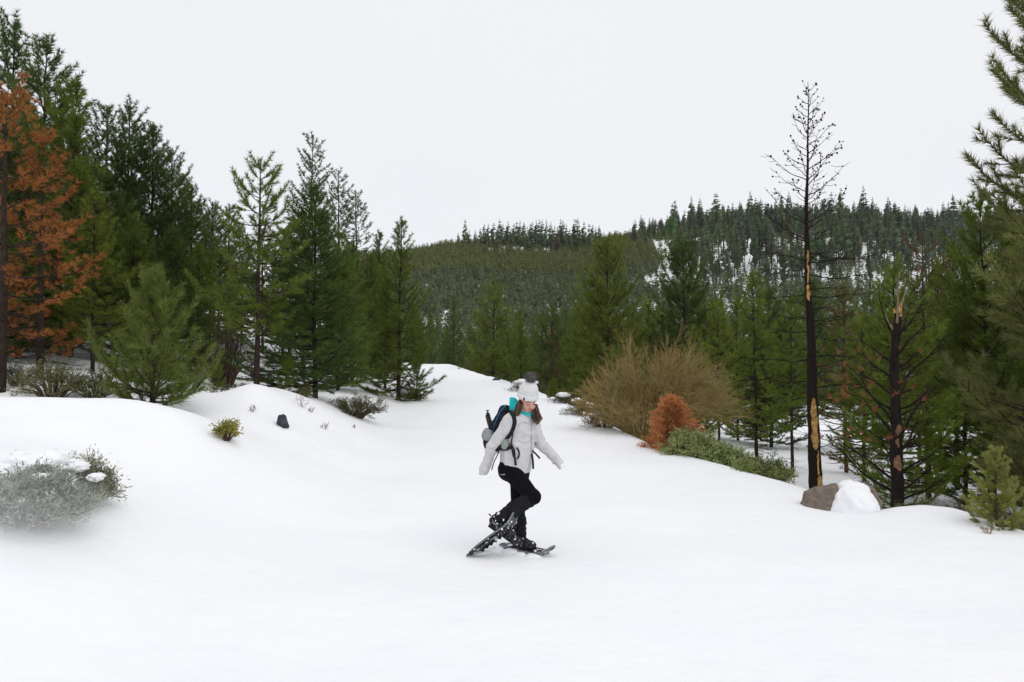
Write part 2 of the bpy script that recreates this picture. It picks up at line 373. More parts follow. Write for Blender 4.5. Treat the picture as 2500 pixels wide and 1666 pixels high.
# left wood, read off the photograph: (kind, base px, depth, top py, tint, label)
WIDE = {770: 1.45, 6: 1, 100: .92, 374: 1.10, 628: 1, 738: 1.0, 822: 1.1, 884: 1.25, 973: 1.1}
G_L = 'pines of the wood on the left slope'
for a in [
    ('rusty', 2, 12.2, 225, RU, 'rust orange dying pine at the left photo edge, dark trunk bare near the snow', 'orange dying pine'),
    ('rusty2', 98, 13.6, 345, RU, 'second rust orange dying pine, right beside the one at the left edge'),
    ('dense2', 18, 22, 58, DK, 'tallest dark pine at the far left, its tip highest of the left wood'),
    ('dense1', 92, 20.5, 88, DK, 'tall dark pine with a pointed top rising behind the two orange pines'),
    ('dense3', 172, 19, 205, OL, 'olive green pine with side shoots against the sky, right of the tall pair'),
    ('tall2', 226, 16.5, 470, YG, 'yellowish green pine filling the gap just right of the orange needles'),
    ('tall1', 252, 24, 262, DK, 'dark pine with a forked bushy top, fourth peak of the left skyline'),
    ('dense2', 308, 26, 264, DK, 'dark pine with a single thin tip beside the forked bushy one'),
    ('dense3', 366, 25, 312, DK, 'dark broad pine rising straight behind the bushy young pine'),
    ('tall2', 414, 27, 364, DK, 'dark pine where the left skyline starts its steep fall'),
    ('tall1', 462, 26, 455, DK, 'dark pine on the falling skyline with its right side open to the sky'),
    ('bushy', 374, 11.3, 662, (.140, .185, .040), 'bushy bright green young pine in front of the wood, on the crest of the snowbank'),
    ('tall2', 510, 31, 494, BL, 'small bluish pine tip in the dip left of the open crowned pine'),
    ('tall1', 552, 29, 505, OL, 'olive pine whose tip pokes up just left of the open crowned pine'),
    ('open', 628, 15, 390, OL, 'open crowned pine with see-through upper branches and a bare dark trunk behind a snow hump'),
    ('dense3', 770, 17.5, 455, DK, 'big dense dark green pine sweeping down to the snow left of the trail'),
    ('thin', 738, 27, 345, BL, 'tall thin leaning pine with sparse tufts, highest tip above the dense dark pine'),
    ('thin', 822, 30, 418, BL, 'slim tufted pine close right of the leaning one'),
    ('thin', 884, 36, 466, BL, 'thin round topped pine standing alone on the skyline left of the trail end'),
    ('spire', 930, 37, 566, DK, 'small dark spire right below the thin round topped pine'),
    ('spire', 973, 24, 538, OL, 'slim pine with a long bare leader and short arms, last tree before the far hill'),
]:
    plant(*a[:6], group=G_L, wide=WIDE.get(a[1], 1.12), lean=(0, .10) if 'leaning pine with' in a[5] else ((0, .05) if 'thin round' in a[5] else (0, 0)))
LM_L = [(-90, 'left photo edge'), (6, 'first orange pine'), (100, 'second orange pine'), (172, 'pine with side shoots'), (252, 'forked bushy pine'), (308, 'thin tipped dark pine'), (374, 'bushy young pine'), (462, 'open sided dark pine'),
        (552, 'small olive tip'), (628, 'open crowned pine'), (738, 'thin leaning pine'), (822, 'slim tufted pine'), (884, 'round topped thin pine'), (973, 'pine with the long leader')]
LM_R = [(985, 'top of the snow trail'), (1055, 'short dark pine at the trail top'), (1108, 'dark spire at the trail top'), (1203, 'pine above the trail bend'), (1272, 'broad pine behind the woolly hat'), (1352, 'thin reddish pine'), (1430, 'left end of the willow'),
        (1487, 'left rounded twin pine'), (1590, 'middle of the willow'), (1670, 'right rounded twin pine'), (1755, 'right end of the willow'), (1845, 'slender yellow green pine'), (1985, 'charred snag'), (2062, 'red needled pine'), (2190, 'broken topped trunk'), (2300, 'dark pine right of the broken trunk'),
        (2415, 'large dark olive pine'), (2540, 'huge right edge pine')]
_used = {}
def hemmed(lm, px, Y, c):
    q, nm = min(lm, key=lambda a: abs(a[0] - px)); tone = {OL: 'olive', DK: 'dark'}.get(c, 'green'); side = 'left' if px < q - 8 else 'right' if px > q + 8 else 'straight'
    t = f"{tone} pine half hidden {'just ' + side + ' of' if side != 'straight' else 'straight behind'} the {nm}"; n = _used.get((nm, side, tone), 0); _used[(nm, side, tone)] = n + 1
    return t + ('', ', a second one', ', a third one', ', a fourth one')[min(n, 3)]
G_LF = 'pines packed inside the left wood'
for k, px, Y, top, c in [('dense1', 45, 17, 300, OL), ('tall1', 130, 24, 260, DK), ('dense1', 320, 20, 520, OL), ('dense3', 415, 19, 560, DK),
                         ('tall1', 275, 21, 470, DK), ('tall2', 205, 23, 390, OL), ('dense3', 480, 21, 600, OL), ('tall2', 530, 24, 610, OL), ('tall1', 590, 34, 590, OL), ('tall2', 690, 30, 600, OL),
                         ('tall1', 705, 28, 560, DK), ('dense1', 825, 22, 560, OL), ('dense2', 860, 27, 600, DK), ('dense1', 905, 32, 620, OL), ('round2', 520, 35, 520, DK),
                         ('tall2', 640, 33, 560, DK), ('dense2', 780, 36, 520, DK), ('dense3', 930, 44, 640, OL), ('dense1', -60, 16, 150, DK), ('dense2', -160, 14, 120, OL),
                         ('dense3', -120, 22, 60, DK), ('round2', 430, 34, 430, DK), ('dense2', 940, 27, 690, OL)]:
    plant(k, px, Y, top, c, hemmed(LM_L, px, Y, c), group=G_LF, wide=1.25)
G_R = 'pines below the trail on the right'
for a in [
    ('round', 1487, 31, 588, OL, 'full rounded pine standing behind the tan willow, left of its twin'),
    ('round', 1670, 32, 592, DK, 'rounded pine above the right half of the tan willow, right of its twin'),
    ('round2', 1203, 50, 688, OL, 'pine above the trail bend with its tip between the two nearest hill gaps'),
    ('spire', 1108, 66, 733, DK, 'dark spire right behind the top of the snow trail'),
    ('spire', 1052, 70, 768, DK, 'short dark pine at the left end of the trail top'),
    ('round2', 1272, 35, 786, OL, 'broad olive pine just behind the pompom of the woolly hat'),
    ('round2', 1345, 44, 745, DK, 'pine half hidden left of the full rounded pine'),
    ('twiggy', 1352, 33, 800, RD, 'thin reddish half dead pine between the hat and the tan willow'),
    ('bushy', 1352, 24.5, 925, YG, 'tiny bright green pine on the trail edge right of the woolly hat'),
    ('round2', 1590, 38, 735, YG, 'olive pine filling the gap between the two rounded pines'),
    ('tall2', 1845, 19, 668, YG, 'slender yellow green pine left of the charred snag'),
    ('tall1', 1755, 26, 735, YG, 'green pine right behind the shoulder of the tan willow'),
    ('tall1', 1930, 21, 730, YG, 'shaded olive pine directly left of the charred snag'),
    ('round2', 2195, 13.5, 655, YG, 'green pine whose light tip rises behind the broken topped trunk'),
    ('twiggy', 2062, 21, 690, RD, 'red needled half dead pine between the snag and the broken topped trunk'),
    ('twiggy', 2260, 16, 560, RD, 'red brown twiggy pine right of the broken topped trunk'),
    ('tall1', 2330, 18, 610, OL, 'dark green pine left of the big right edge pines'),
    ('round2', 2415, 14.5, 478, OL, 'large dark olive pine in front of the right edge, second from the frame'),
    ('big', 2655, 9.9, -260, (.135, .150, .045), 'huge long needled pine cut by the right edge of the photo, boughs against the sky'),
]:
    plant(*a[:6], group=G_R)
G_RF = 'pines packed inside the right wood'
for k, px, Y, top, c in [('round2', 1150, 58, 800, OL), ('dense1', 1240, 56, 810, DK), ('round2', 1320, 52, 770, OL), ('dense2', 1420, 42, 740, OL), ('round2', 1540, 44, 760, DK),
                         ('dense1', 1640, 42, 760, DK), ('round2', 1725, 38, 730, OL), ('dense2', 1800, 32, 740, OL), ('dense1', 1880, 30, 700, DK), ('tall1', 1990, 30, 690, DK),
                         ('tall2', 2060, 27, 700, OL), ('tall2', 2130, 30, 720, DK), ('tall1', 2240, 27, 680, DK), ('tall2', 2290, 23, 660, OL), ('tall1', 2400, 22, 600, DK),
                         ('tall2', 2480, 19, 560, DK), ('dense3', 2560, 16, 420, DK), ('dense1', 2680, 13, 200, OL), ('tall2', 1700, 23, 800, YG), ('round2', 1460, 55, 720, DK), ('round2', 1090, 78, 800, DK), ('dense1', 1010, 60, 740, DK), ('dense2', 1035, 80, 790, OL),
                         ('dense2', 1500, 26, 850, OL), ('tall2', 2105, 16, 770, YG), ('tall2', 2350, 15, 760, OL), ('round2', 1400, 60, 760, DK), ('dense1', 1000, 95, 780, DK), ('dense2', 1170, 85, 770, DK), ('dense3', 1270, 95, 760, OL),
                         ('dense1', 1380, 90, 750, DK), ('dense2', 1580, 85, 760, DK), ('dense3', 1760, 70, 740, OL), ('dense1', 1900, 60, 730, DK), ('dense2', 2160, 55, 730, DK)]:
    plant(k, px, Y, top, c, hemmed(LM_R, px, Y, c), group=G_RF, wide=1.1)
# ---------------------------------------------------------------- far hill: conifers
def far_conifer(seed, H, cb, R, p, levels, nb, thick):
    rng = np.random.default_rng(seed); g = Geo(); leaf = []
    V, F, _ = tube(np.array([[0, 0, 0], [0, 0, H * .5], [0, 0, H]]), [thick, thick * .6, .02], 4, False)
    for i in range(levels):
        t = (i + rng.uniform(0, .6)) / levels; h = H * (cb + (1 - cb) * t)
        L = R * (1 - t) ** p * min(1, .45 + t * 4)
        for b in range(nb):
            if rng.random() < .12: continue
            a = rng.uniform(0, 6.28); l = L * rng.uniform(.55, 1.15) + .06 * R
            d = np.array([math.cos(a), math.sin(a), 0]); s = np.array([-d[1], d[0], 0]) * l * .5 if rng.random() < .4 else np.array([-d[1] * .25 * l, d[0] * .25 * l, l * rng.uniform(.3, .5)])
            z0 = np.array([0, 0, h + .12 * l]); tip = d * l + [0, 0, h + l * rng.uniform(-.35, .25)]
            m = d * l * .5 + [0, 0, h + .02 * l]
            leaf += [z0, m + s, tip, m - s]
    leaf = np.array(leaf); LF = np.arange(len(leaf)).reshape(-1, 4)
    # top leader
    k = len(leaf); leaf = np.concatenate([leaf, [[-.05 * R, 0, H * .93], [.05 * R, 0, H * .93], [0, 0, H * 1.04], [0, 0, H * 1.04 - .01]]]); LF = np.concatenate([LF, [[k, k + 1, k + 2, k + 3]]])
    return (V, F), (leaf, LF)
YOUNG = [far_conifer(100 + i, 5.0, .04, 1.55, .75, 7, 5, .05) for i in range(5)]
MATURE = [far_conifer(200 + i, 17.0, (.22, .35, .5, .3, .12)[i], (2.6, 2.3, 2.2, 2.3, 2.8)[i], (.65, .5, .4, .7, .8)[i], (15, 13, 11, 14, 16)[i], 7, .3) for i in range(5)]
def fmesh(c): return mesh('conifer', [(*c[0], 0, True), (*c[1], 1, False)], [M_FARWOOD, M_FAR])
YM = [fmesh(c) for c in YOUNG]; MM = [fmesh(c) for c in MATURE]
_fr = np.random.default_rng(5)
def hill_xy(px, Y): return (px - 1250) / FPX * Y, Y
# mature trees one by one
G_A = 'tall conifers of the clump on the left ridge'; G_B = 'tall conifers on the right part of the hill'
def mature(px, Y, h, kind, label, group, col):
    x, y = hill_xy(px, Y); z = gz(x, y)
    o = thing('ridge_conifer', label, 'conifer', (x, y, z - .3), _fr.uniform(0, 6.28), (h / 17 * _fr.uniform(.95, 1.35),) * 2 + (h / 17,), group, MM[kind])
    o.color = (*[c * _fr.uniform(.8, 1.2) for c in col], 1)
FD = (.125, .165, .08); FB = (.125, .165, .10); FY = (.185, .21, .065)
clump = [(1135, 536, 1), (1145, 560, 3), (1172, 556, 1), (1182, 545, 0), (1192, 546, 1), (1205, 543, 1), (1220, 536, 1), (1228, 545, 0), (1240, 538, 0), (1255, 543, 3), (1262, 540, 1),
         (1270, 538, 3), (1280, 540, 0), (1295, 543, 3), (1300, 540, 4), (1310, 536, 0), (1318, 533, 4), (1325, 535, 0), (1335, 535, 3), (1345, 540, 0), (1370, 533, 4), (1376, 536, 0), (1384, 545, 4), (1405, 534, 1), (1412, 533, 4), (1427, 540, 1), (1440, 546, 1), (1448, 548, 1), (1456, 553, 3), (1464, 550, 1),
         (1118, 566, 0), (1160, 560, 3), (1214, 552, 3), (1248, 552, 4), (1288, 552, 0), (1355, 548, 4), (1362, 552, 0), (1392, 556, 3)]
_one = ['', 'first', 'second', 'third', 'fourth', 'fifth', 'sixth', 'seventh', 'eighth', 'ninth', 'tenth', 'eleventh', 'twelfth', 'thirteenth', 'fourteenth', 'fifteenth', 'sixteenth', 'seventeenth', 'eighteenth', 'nineteenth']
def nth(n): return _one[n] if n < 20 else {20: 'twentieth', 30: 'thirtieth', 40: 'fortieth'}[n] if n % 10 == 0 else {2: 'twenty-', 3: 'thirty-'}[n // 10] + _one[n % 10]
for q_, (px, py, k) in enumerate(sorted(clump)):
    Y = 385 + _fr.uniform(-25, 22); x, y = hill_xy(px, Y)
    h = at(px, py, Y).z - gz(x, y)
    mature(px, Y, max(9, h), k, nth(q_ + 1) + ' conifer from the left in the clump against the sky on the left ridge', G_A, FD)
for i in range(190):
    px = _fr.uniform(1540, 2560); Y = _fr.uniform(270, 402)
    if px < 1640 and Y < 350: continue
    base = 900 - FPX * (gz(*hill_xy(px, Y)) - CAMZ) / Y
    mature(px, Y, _fr.uniform(11, 22) * (1.0 if px > 1620 else .8), int(_fr.integers(0, 5)), 'tall dark conifer among many on the snowy right part of the far hill', G_B, FB if px > 2100 else FD)
for q_, (px, py) in enumerate(sorted([(1567, 524), (1588, 530), (1597, 527), (1632, 524), (1690, 507), (1718, 518), (1650, 535), (1620, 545), (1575, 545), (1745, 522), (1772, 505), (1790, 515), (1830, 500), (1860, 505), (2092, 490), (2128, 510), (2172, 518), (1900, 505), (1950, 500), (2020, 515)])):
    Y = 385 + _fr.uniform(-15, 15); h = at(px, py, Y).z - gz(*hill_xy(px, Y))
    mature(px, Y, max(10, h), int(_fr.choice([0, 3, 4])), nth(q_ + 1) + ' tall conifer from the left breaking the skyline of the right ridge', 'skyline conifers of the right ridge', FD)
# young stand
N_ = 30000
px = _fr.uniform(820, 2680, N_); Y = np.sqrt(_fr.uniform(155 ** 2, 412 ** 2, N_)); x, y = hill_xy(px, Y)
cl = vnoise(x / 24, y / 18, 9) * .6 + vnoise(x / 9, y / 8, 10) * .5
left = px < 1580 + 60 * vnoise(y / 30, y * 0, 4)
d = np.where(left, np.where(Y > 300, .95, np.where(Y > 205, .66 + .5 * cl, .9)), np.where(Y < 215, .75 + .3 * cl, np.where(Y < 258, .4 + .4 * cl, np.where(Y < 352, .09 + .18 * cl, .26))))
d = np.where((px > 1170) & (px < 1350) & (Y > 366) & (Y < 392) & (cl < .45), .04, d)        # open snow under the clump
d = np.where((px > 1600) & (px < 1780) & (abs(Y - 340 + (px - 1690) * .12) < 22), .06, d)    # open snow below the right ridge
keep = _fr.random(N_) < d
pts = np.stack([x, y, px, Y], 1)[keep]
zz = ground(pts[:, 0], pts[:, 1])
hs = _fr.uniform(.7, 1.45, len(pts)); order = np.argsort(pts[:, 1] / hs)
vis = [i for i in order if 960 < pts[i, 2] < 2500][:300]; vs = set(vis)
for i in vis:
    o = thing('hill_pine', 'young pine among hundreds alike on the lower part of the far hillside', 'pine tree', (pts[i, 0], pts[i, 1], zz[i] - .1), _fr.uniform(0, 6.28), (hs[i],) * 3,
              'young pines on the lower far hillside', YM[int(_fr.integers(0, 5))])
    b = _fr.uniform(.75, 1.3); c = FY if _fr.random() < .5 else FB; o.color = (c[0] * b, c[1] * b, c[2] * b, 1)
def merged(name, idx, col, label):
    P = []; W_ = []
    wv, wf, lv, lf = [], [], [], []; a = b = 0
    for i in idx:
        (V, F), (LV, LFc) = YOUNG[int(_fr.integers(0, 5))]
        t = _fr.uniform(0, 6.28); R_ = np.array([[math.cos(t), -math.sin(t), 0], [math.sin(t), math.cos(t), 0], [0, 0, 1]]) * hs[i]
        o = np.array([pts[i, 0], pts[i, 1], zz[i] - .1])
        wv.append(V @ R_.T + o); wf.append(F + a); a += len(V); lv.append(LV @ R_.T + o); lf.append(LFc + b); b += len(LV)
    me = mesh(name, [(np.concatenate(wv), np.concatenate(wf), 0, True), (np.concatenate(lv), np.concatenate(lf), 1, False)], [M_FARWOOD, M_FAR])
    o = link(name, me, kind='stuff'); o.color = (*col, 1); o['label'] = label; o['category'] = 'forest'
rest = [i for i in range(len(pts)) if i not in vs]
merged('young_forest', [i for i in rest if pts[i, 3] > 300], (.185, .21, .065), 'dense olive young forest covering the upper far hillside')
merged('young_forest', [i for i in rest if pts[i, 3] <= 300], (.165, .205, .10), 'bluish green young forest with snow gaps on the lower far hillside')

# the massed mature trees of the right slope and ridge, beyond the 300 built singly
def mass(name, label, n, pick, col):
    wv, wf, lv, lf = [], [], [], []; a = b = 0
    for i in range(n):
        px, Y, s, k = pick(); x, y = hill_xy(px, Y); (V, F), (LV, LFc) = MATURE[k]; t = _fr.uniform(0, 6.28)
        R_ = np.array([[math.cos(t), -math.sin(t), 0], [math.sin(t), math.cos(t), 0], [0, 0, 1]]) * s; o = np.array([x, y, gz(x, y) - .2])
        wv.append(V @ R_.T + o); wf.append(F + a); a += len(V); lv.append(LV @ R_.T + o); lf.append(LFc + b); b += len(LV)
    o = link(name, mesh(name, [(np.concatenate(wv), np.concatenate(wf), 0, True), (np.concatenate(lv), np.concatenate(lf), 1, False)], [M_FARWOOD, M_FAR]), kind='stuff')
    o.color = (*col, 1); o['label'] = label; o['category'] = 'forest'
def pick_top():
    px = _fr.uniform(1580, 2680); return px, (_fr.uniform(372, 425) if px < 2000 else _fr.uniform(335, 425)), _fr.uniform(.5, .85) * (1 if px > 1650 else .7), int(_fr.integers(0, 5))
def pick_mid(): return _fr.uniform(1700, 2680), _fr.uniform(250, 365), _fr.uniform(.55, .95), int(_fr.choice([1, 2, 2, 0]))
mass('ridge_forest', 'dark massed forest closing the top of the right ridge', 620, pick_top, (.12, .16, .09))
mass('slope_forest', 'open stand of tall trunks over snow on the right slope of the far hill', 250, pick_mid, (.115, .145, .07))
# ---------------------------------------------------------------- rocks, snags, shrubs
import bmesh
from mathutils import noise as mnoise
def rocky(name, radii, seed, mats, amp=.18, fr=2.0, sub=4, facets=0, cut=None):
    bm = bmesh.new(); bmesh.ops.create_icosphere(bm, subdivisions=sub, radius=1)
    rd = random.Random(seed); pl = [(Vector((rd.gauss(0, 1), rd.gauss(0, 1), rd.gauss(0, .7))).normalized(), rd.uniform(.62, .88)) for _ in range(facets)]
    for v in bm.verts:
        p = v.co.copy()
        for n_, d_ in pl:
            k = p.dot(n_)
            if k > d_: p -= n_ * (k - d_) * .9
        q = Vector((p.x + seed * 3.1, p.y, p.z)) * fr
        p *= 1 + amp * (mnoise.noise(q) + .5 * mnoise.noise(q * 2.3) + .25 * mnoise.noise(q * 5))
        v.co = Vector((p.x * radii[0], p.y * radii[1], p.z * radii[2]))
    me = bpy.data.meshes.new(name); bm.to_mesh(me); bm.free()
    for m in mats: me.materials.append(m)
    me.polygons.foreach_set('use_smooth', [True] * len(me.polygons))
    return me
M_ROCK = mat('rock', (.225, .18, .145), .9, .15, col2=(.15, .12, .10), nscale=16, bump=.9, bscale=30, dist=.02)
M_ROCKD = mat('dark_rock', (.035, .038, .045), .85, .2, col2=(.075, .08, .09), nscale=12, bump=.9, bscale=40)
M_ROCKB = mat('brown_rock', (.15, .09, .065), .9, .15, col2=(.08, .05, .04), nscale=6, bump=.9, bscale=20, dist=.02)
M_LEAF = mat('leaves', (.10, .12, .04), .5, .3, objcol=True, transl=.25, var=.5, nscale=5)
M_TWIG = mat('twigs', (.07, .048, .036), .85, .15, col2=(.11, .075, .05), nscale=9)
M_WILLOW = mat('willow_twigs', (.32, .22, .075), .75, .2, col2=(.28, .225, .10), nscale=2.2, var=0)
M_PALEWOOD = mat('bare_wood', (.56, .34, .11), .85, .1, col2=(.26, .135, .05), nscale=19, bump=.9, bscale=34)
M_PALEGREY = mat('weathered_wood', (.24, .18, .13), .85, .15, col2=(.22, .14, .09), nscale=20, bump=.5, bscale=60)
M_ORBARK = mat('orange_bark', (.24, .13, .07), .9, .1, col2=(.13, .07, .045), nscale=14, bump=.8, bscale=40)
M_CHAR = mat('charred_bark', (.015, .012, .010), .92, .1, col2=(.020, .014, .012), nscale=11, bump=.9, bscale=28)
M_CONE = mat('cones', (.03, .024, .02), .9, .1)

def snowcap(name, radii, seed, parent, loc, amp=.2, fr=1.6, sub=4):
    o = link(name, rocky(name, radii, seed, [M_SNOW], amp, fr, sub), parent); o.location = loc; return o

# big boulder on the trail's right shoulder, snow draped over its middle
p = at(2076, 1222, 9.15); zb = gz(p.x, 9.15) - .02
r = thing('boulder', 'brown boulder under a thick cap of snow beside the charred snag', 'boulder', (p.x, 9.15, zb))
o = link('rock', rocky('rock', (.30, .34, .36), 3, [M_ROCK], .10, 2.6, 5, 12), r); o.location = (-.26, .10, .02)
o = link('rock', rocky('rock', (.17, .30, .36), 7, [M_ROCK], .12, 1.8, 5, 8), r); o.location = (.25, .10, .0); o['label'] = 'narrow right end of the boulder showing beside the snow'
snowcap('snow_cap', (.30, .46, .38), 8, r, (.0, .0, .03), .13, 1.9, 5)
p = at(1010, 978, 25.2); r = thing('boulder', 'small brown boulder with a snow cap beside the left edge of the trail', 'boulder', (p.x, 25.2, gz(p.x, 25.2)))
o = link('rock', rocky('rock', (.30, .28, .24), 5, [M_ROCKB], .12, 1.7, 4, 5), r); o.location = (0, 0, .06)
snowcap('snow_cap', (.42, .36, .26), 9, r, (-.28, .25, .26), .12)
p = Vector(landing(690, 1043)); r = thing('rock', 'dark grey rock poking out of the smooth snow left of the trail', 'rock', tuple(p), me=rocky('rock', (.105, .12, .14), 12, [M_ROCKD], .2, 2.2, 4, 6))
r.location.z += .05
M_HUMP = M_SNOW
for px, Y, s, lb in [(1203, 41, .35, 'farthest dark stone on the right edge of the snow trail'), (1212, 36, .2, 'dark stone on the trail edge left of the woolly hat')]:
    x, y, z = spot(px, Y); r = thing('rock', lb, 'rock', (x, y, z + .02), me=rocky('rock', (s, s * .8, s * .45), px, [M_ROCKD], .25, 2, 3, 5))

# charred snag
def tree_axis(H, seed, kink, n=16):
    rng = np.random.default_rng(seed); hs = np.linspace(0, 1, n); b = np.cumsum(rng.normal(size=(n, 2)) * kink, 0); b -= b[0]
    b -= np.outer(hs, b[-1]) * .8
    return hs, np.stack([b[:, 0], b[:, 1], hs * H], 1)
def rough_tube(P, R, sides, rng, amp):
    V, F, T = tube(P, R, sides, True); n = len(P) * sides
    c = np.repeat(P, sides, 0); V[:n] = c + (V[:n] - c) * (1 + amp * rng.normal(size=(n, 1)))
    return V, F, T
def patch(name, r, tp, rad, h0, h1, a0, aw, m, seed):
    """stretch of trunk stripped of its bark: a curved plate a few mm proud of the trunk with a torn edge"""
    rng = np.random.default_rng(seed); rows = max(4, int((h1 - h0) / .05)); cols = 7; V = []
    for i in range(rows + 1):
        f = i / rows; h = h0 + (h1 - h0) * f; w = aw * (1 - .75 * abs(2 * f - 1) ** 5) * (1 + .16 * rng.normal()); c = a0 + .10 * rng.normal()
        for j in range(cols):
            a = c + (j / (cols - 1) - .5) * w; q = rad(h) * (1.06 if 0 < j < cols - 1 else .98)
            V.append(tp(h) + np.array([math.cos(a) * q, math.sin(a) * q, 0]))
    i, j = np.meshgrid(np.arange(rows), np.arange(cols - 1), indexing='ij'); b = (i * cols + j).ravel()
    return link(name, mesh(name, [(np.array(V), np.stack([b, b + 1, b + cols + 1, b + cols], 1), 0, True)], m), r)
def snag():
    x, y, z = spot(1985, 12.3); z -= .1; H = at(1985, 200, 12.3).z - z
    r = thing('dead_tree', 'charred dead pine with strips of bare yellow wood and a leafless top full of cones', 'dead tree', (x, y, z))
    rng = np.random.default_rng(4); rd = random.Random(4); hs, ax = tree_axis(H, 4, .012)
    rad = lambda h: float(np.interp(h / H, [0, .06, .35, .6, .8, 1], [.135, .115, .076, .040, .020, .004]))
    tp = lambda h: np.array([np.interp(h / H, hs, ax[:, k]) for k in range(3)])
    hh = np.linspace(0, H, 60); V, F, T = rough_tube(np.array([tp(h) for h in hh]), np.array([rad(h) for h in hh]), 14, rng, .045)
    link('trunk', mesh('trunk', [(V, F, 0, True), (V, T, 0, False)], M_CHAR), r)
    zt = lambda py: at(1985, py, 12.3).z - z
    for k, (p0, p1, a, w) in enumerate([(1097, 972, -1.75, 1.35), (1200, 1160, -1.3, .9), (735, 694, -1.8, 1.25), (690, 610, -1.6, 1.0), (1160, 1098, -1.5, .35)]):
        patch('bare_wood', r, tp, rad, max(.05, zt(p0)), zt(p1), a, w, M_PALEWOOD, k)
    for k in range(82):
        f = .14 + .84 * ((k + rng.uniform(0, .7)) / 82) ** .62; h = f * H; top = f > .62
        L = (1.55 * (1 - f) ** .8 + .12) * rng.uniform(.6, 1.15) if top else rng.uniform(.55, 1.2)
        a = k * 2.4 + rng.normal() * .4; e = math.radians(18 + 28 * (f - .6) if top else rng.uniform(-22, 8)); s = np.linspace(0, 1, 8)
        d = np.array([math.cos(a), math.sin(a)]); up = .36 if top else .12
        zc = L * (math.sin(e) * s + up * s ** 2.2) + .02 * L * np.sin(s * 9 + k); rr = L * math.cos(e) * s
        wob = .06 * L * np.sin(s * 5 + k)
        P = tp(h) + np.stack([d[0] * rr - d[1] * wob, d[1] * rr + d[0] * wob, zc], 1)
        g = Geo(); g.tube(P, (.006 + .006 * L) * (1 - .78 * s), 5); cones = []
        n = int(3 + L * (9 if top else 7))
        for t in range(n):
            i = rd.randint(2, 7); q = P[i]; dv = np.array([d[0] + rng.normal() * .8, d[1] + rng.normal() * .8, rng.uniform(-.1, .9) if top else rng.normal() * .4]); dv = dv / np.linalg.norm(dv) * L * rng.uniform(.12, .34)
            g.tube(np.stack([q, q + dv * .55, q + dv + [0, 0, abs(dv).sum() * .1]]), [.0045, .0035, .0022], 4, False)
            if top and rng.random() < .4: cones.append(q + dv * rng.uniform(.6, 1.02))
        if top: cones.append(P[-1])
        b = link('branch', g.mesh('branch', M_CHAR, True), r)
        if cones:
            cg = Geo()
            for c in cones:
                s_ = rng.uniform(.014, .026); bx = np.array([(0, 0, 1.25), (1, 0, .2), (0, 1, .2), (-1, 0, .2), (0, -1, .2), (0, 0, -1)]) * s_ * rng.uniform(.7, 1.2, (6, 3))
                cg.add(bx + c, [(0, 1, 2), (0, 2, 3), (0, 3, 4), (0, 4, 1), (5, 2, 1), (5, 3, 2), (5, 4, 3), (5, 1, 4)])
            link('cones', cg.mesh('cones', M_CONE), b, kind='stuff')
snag()
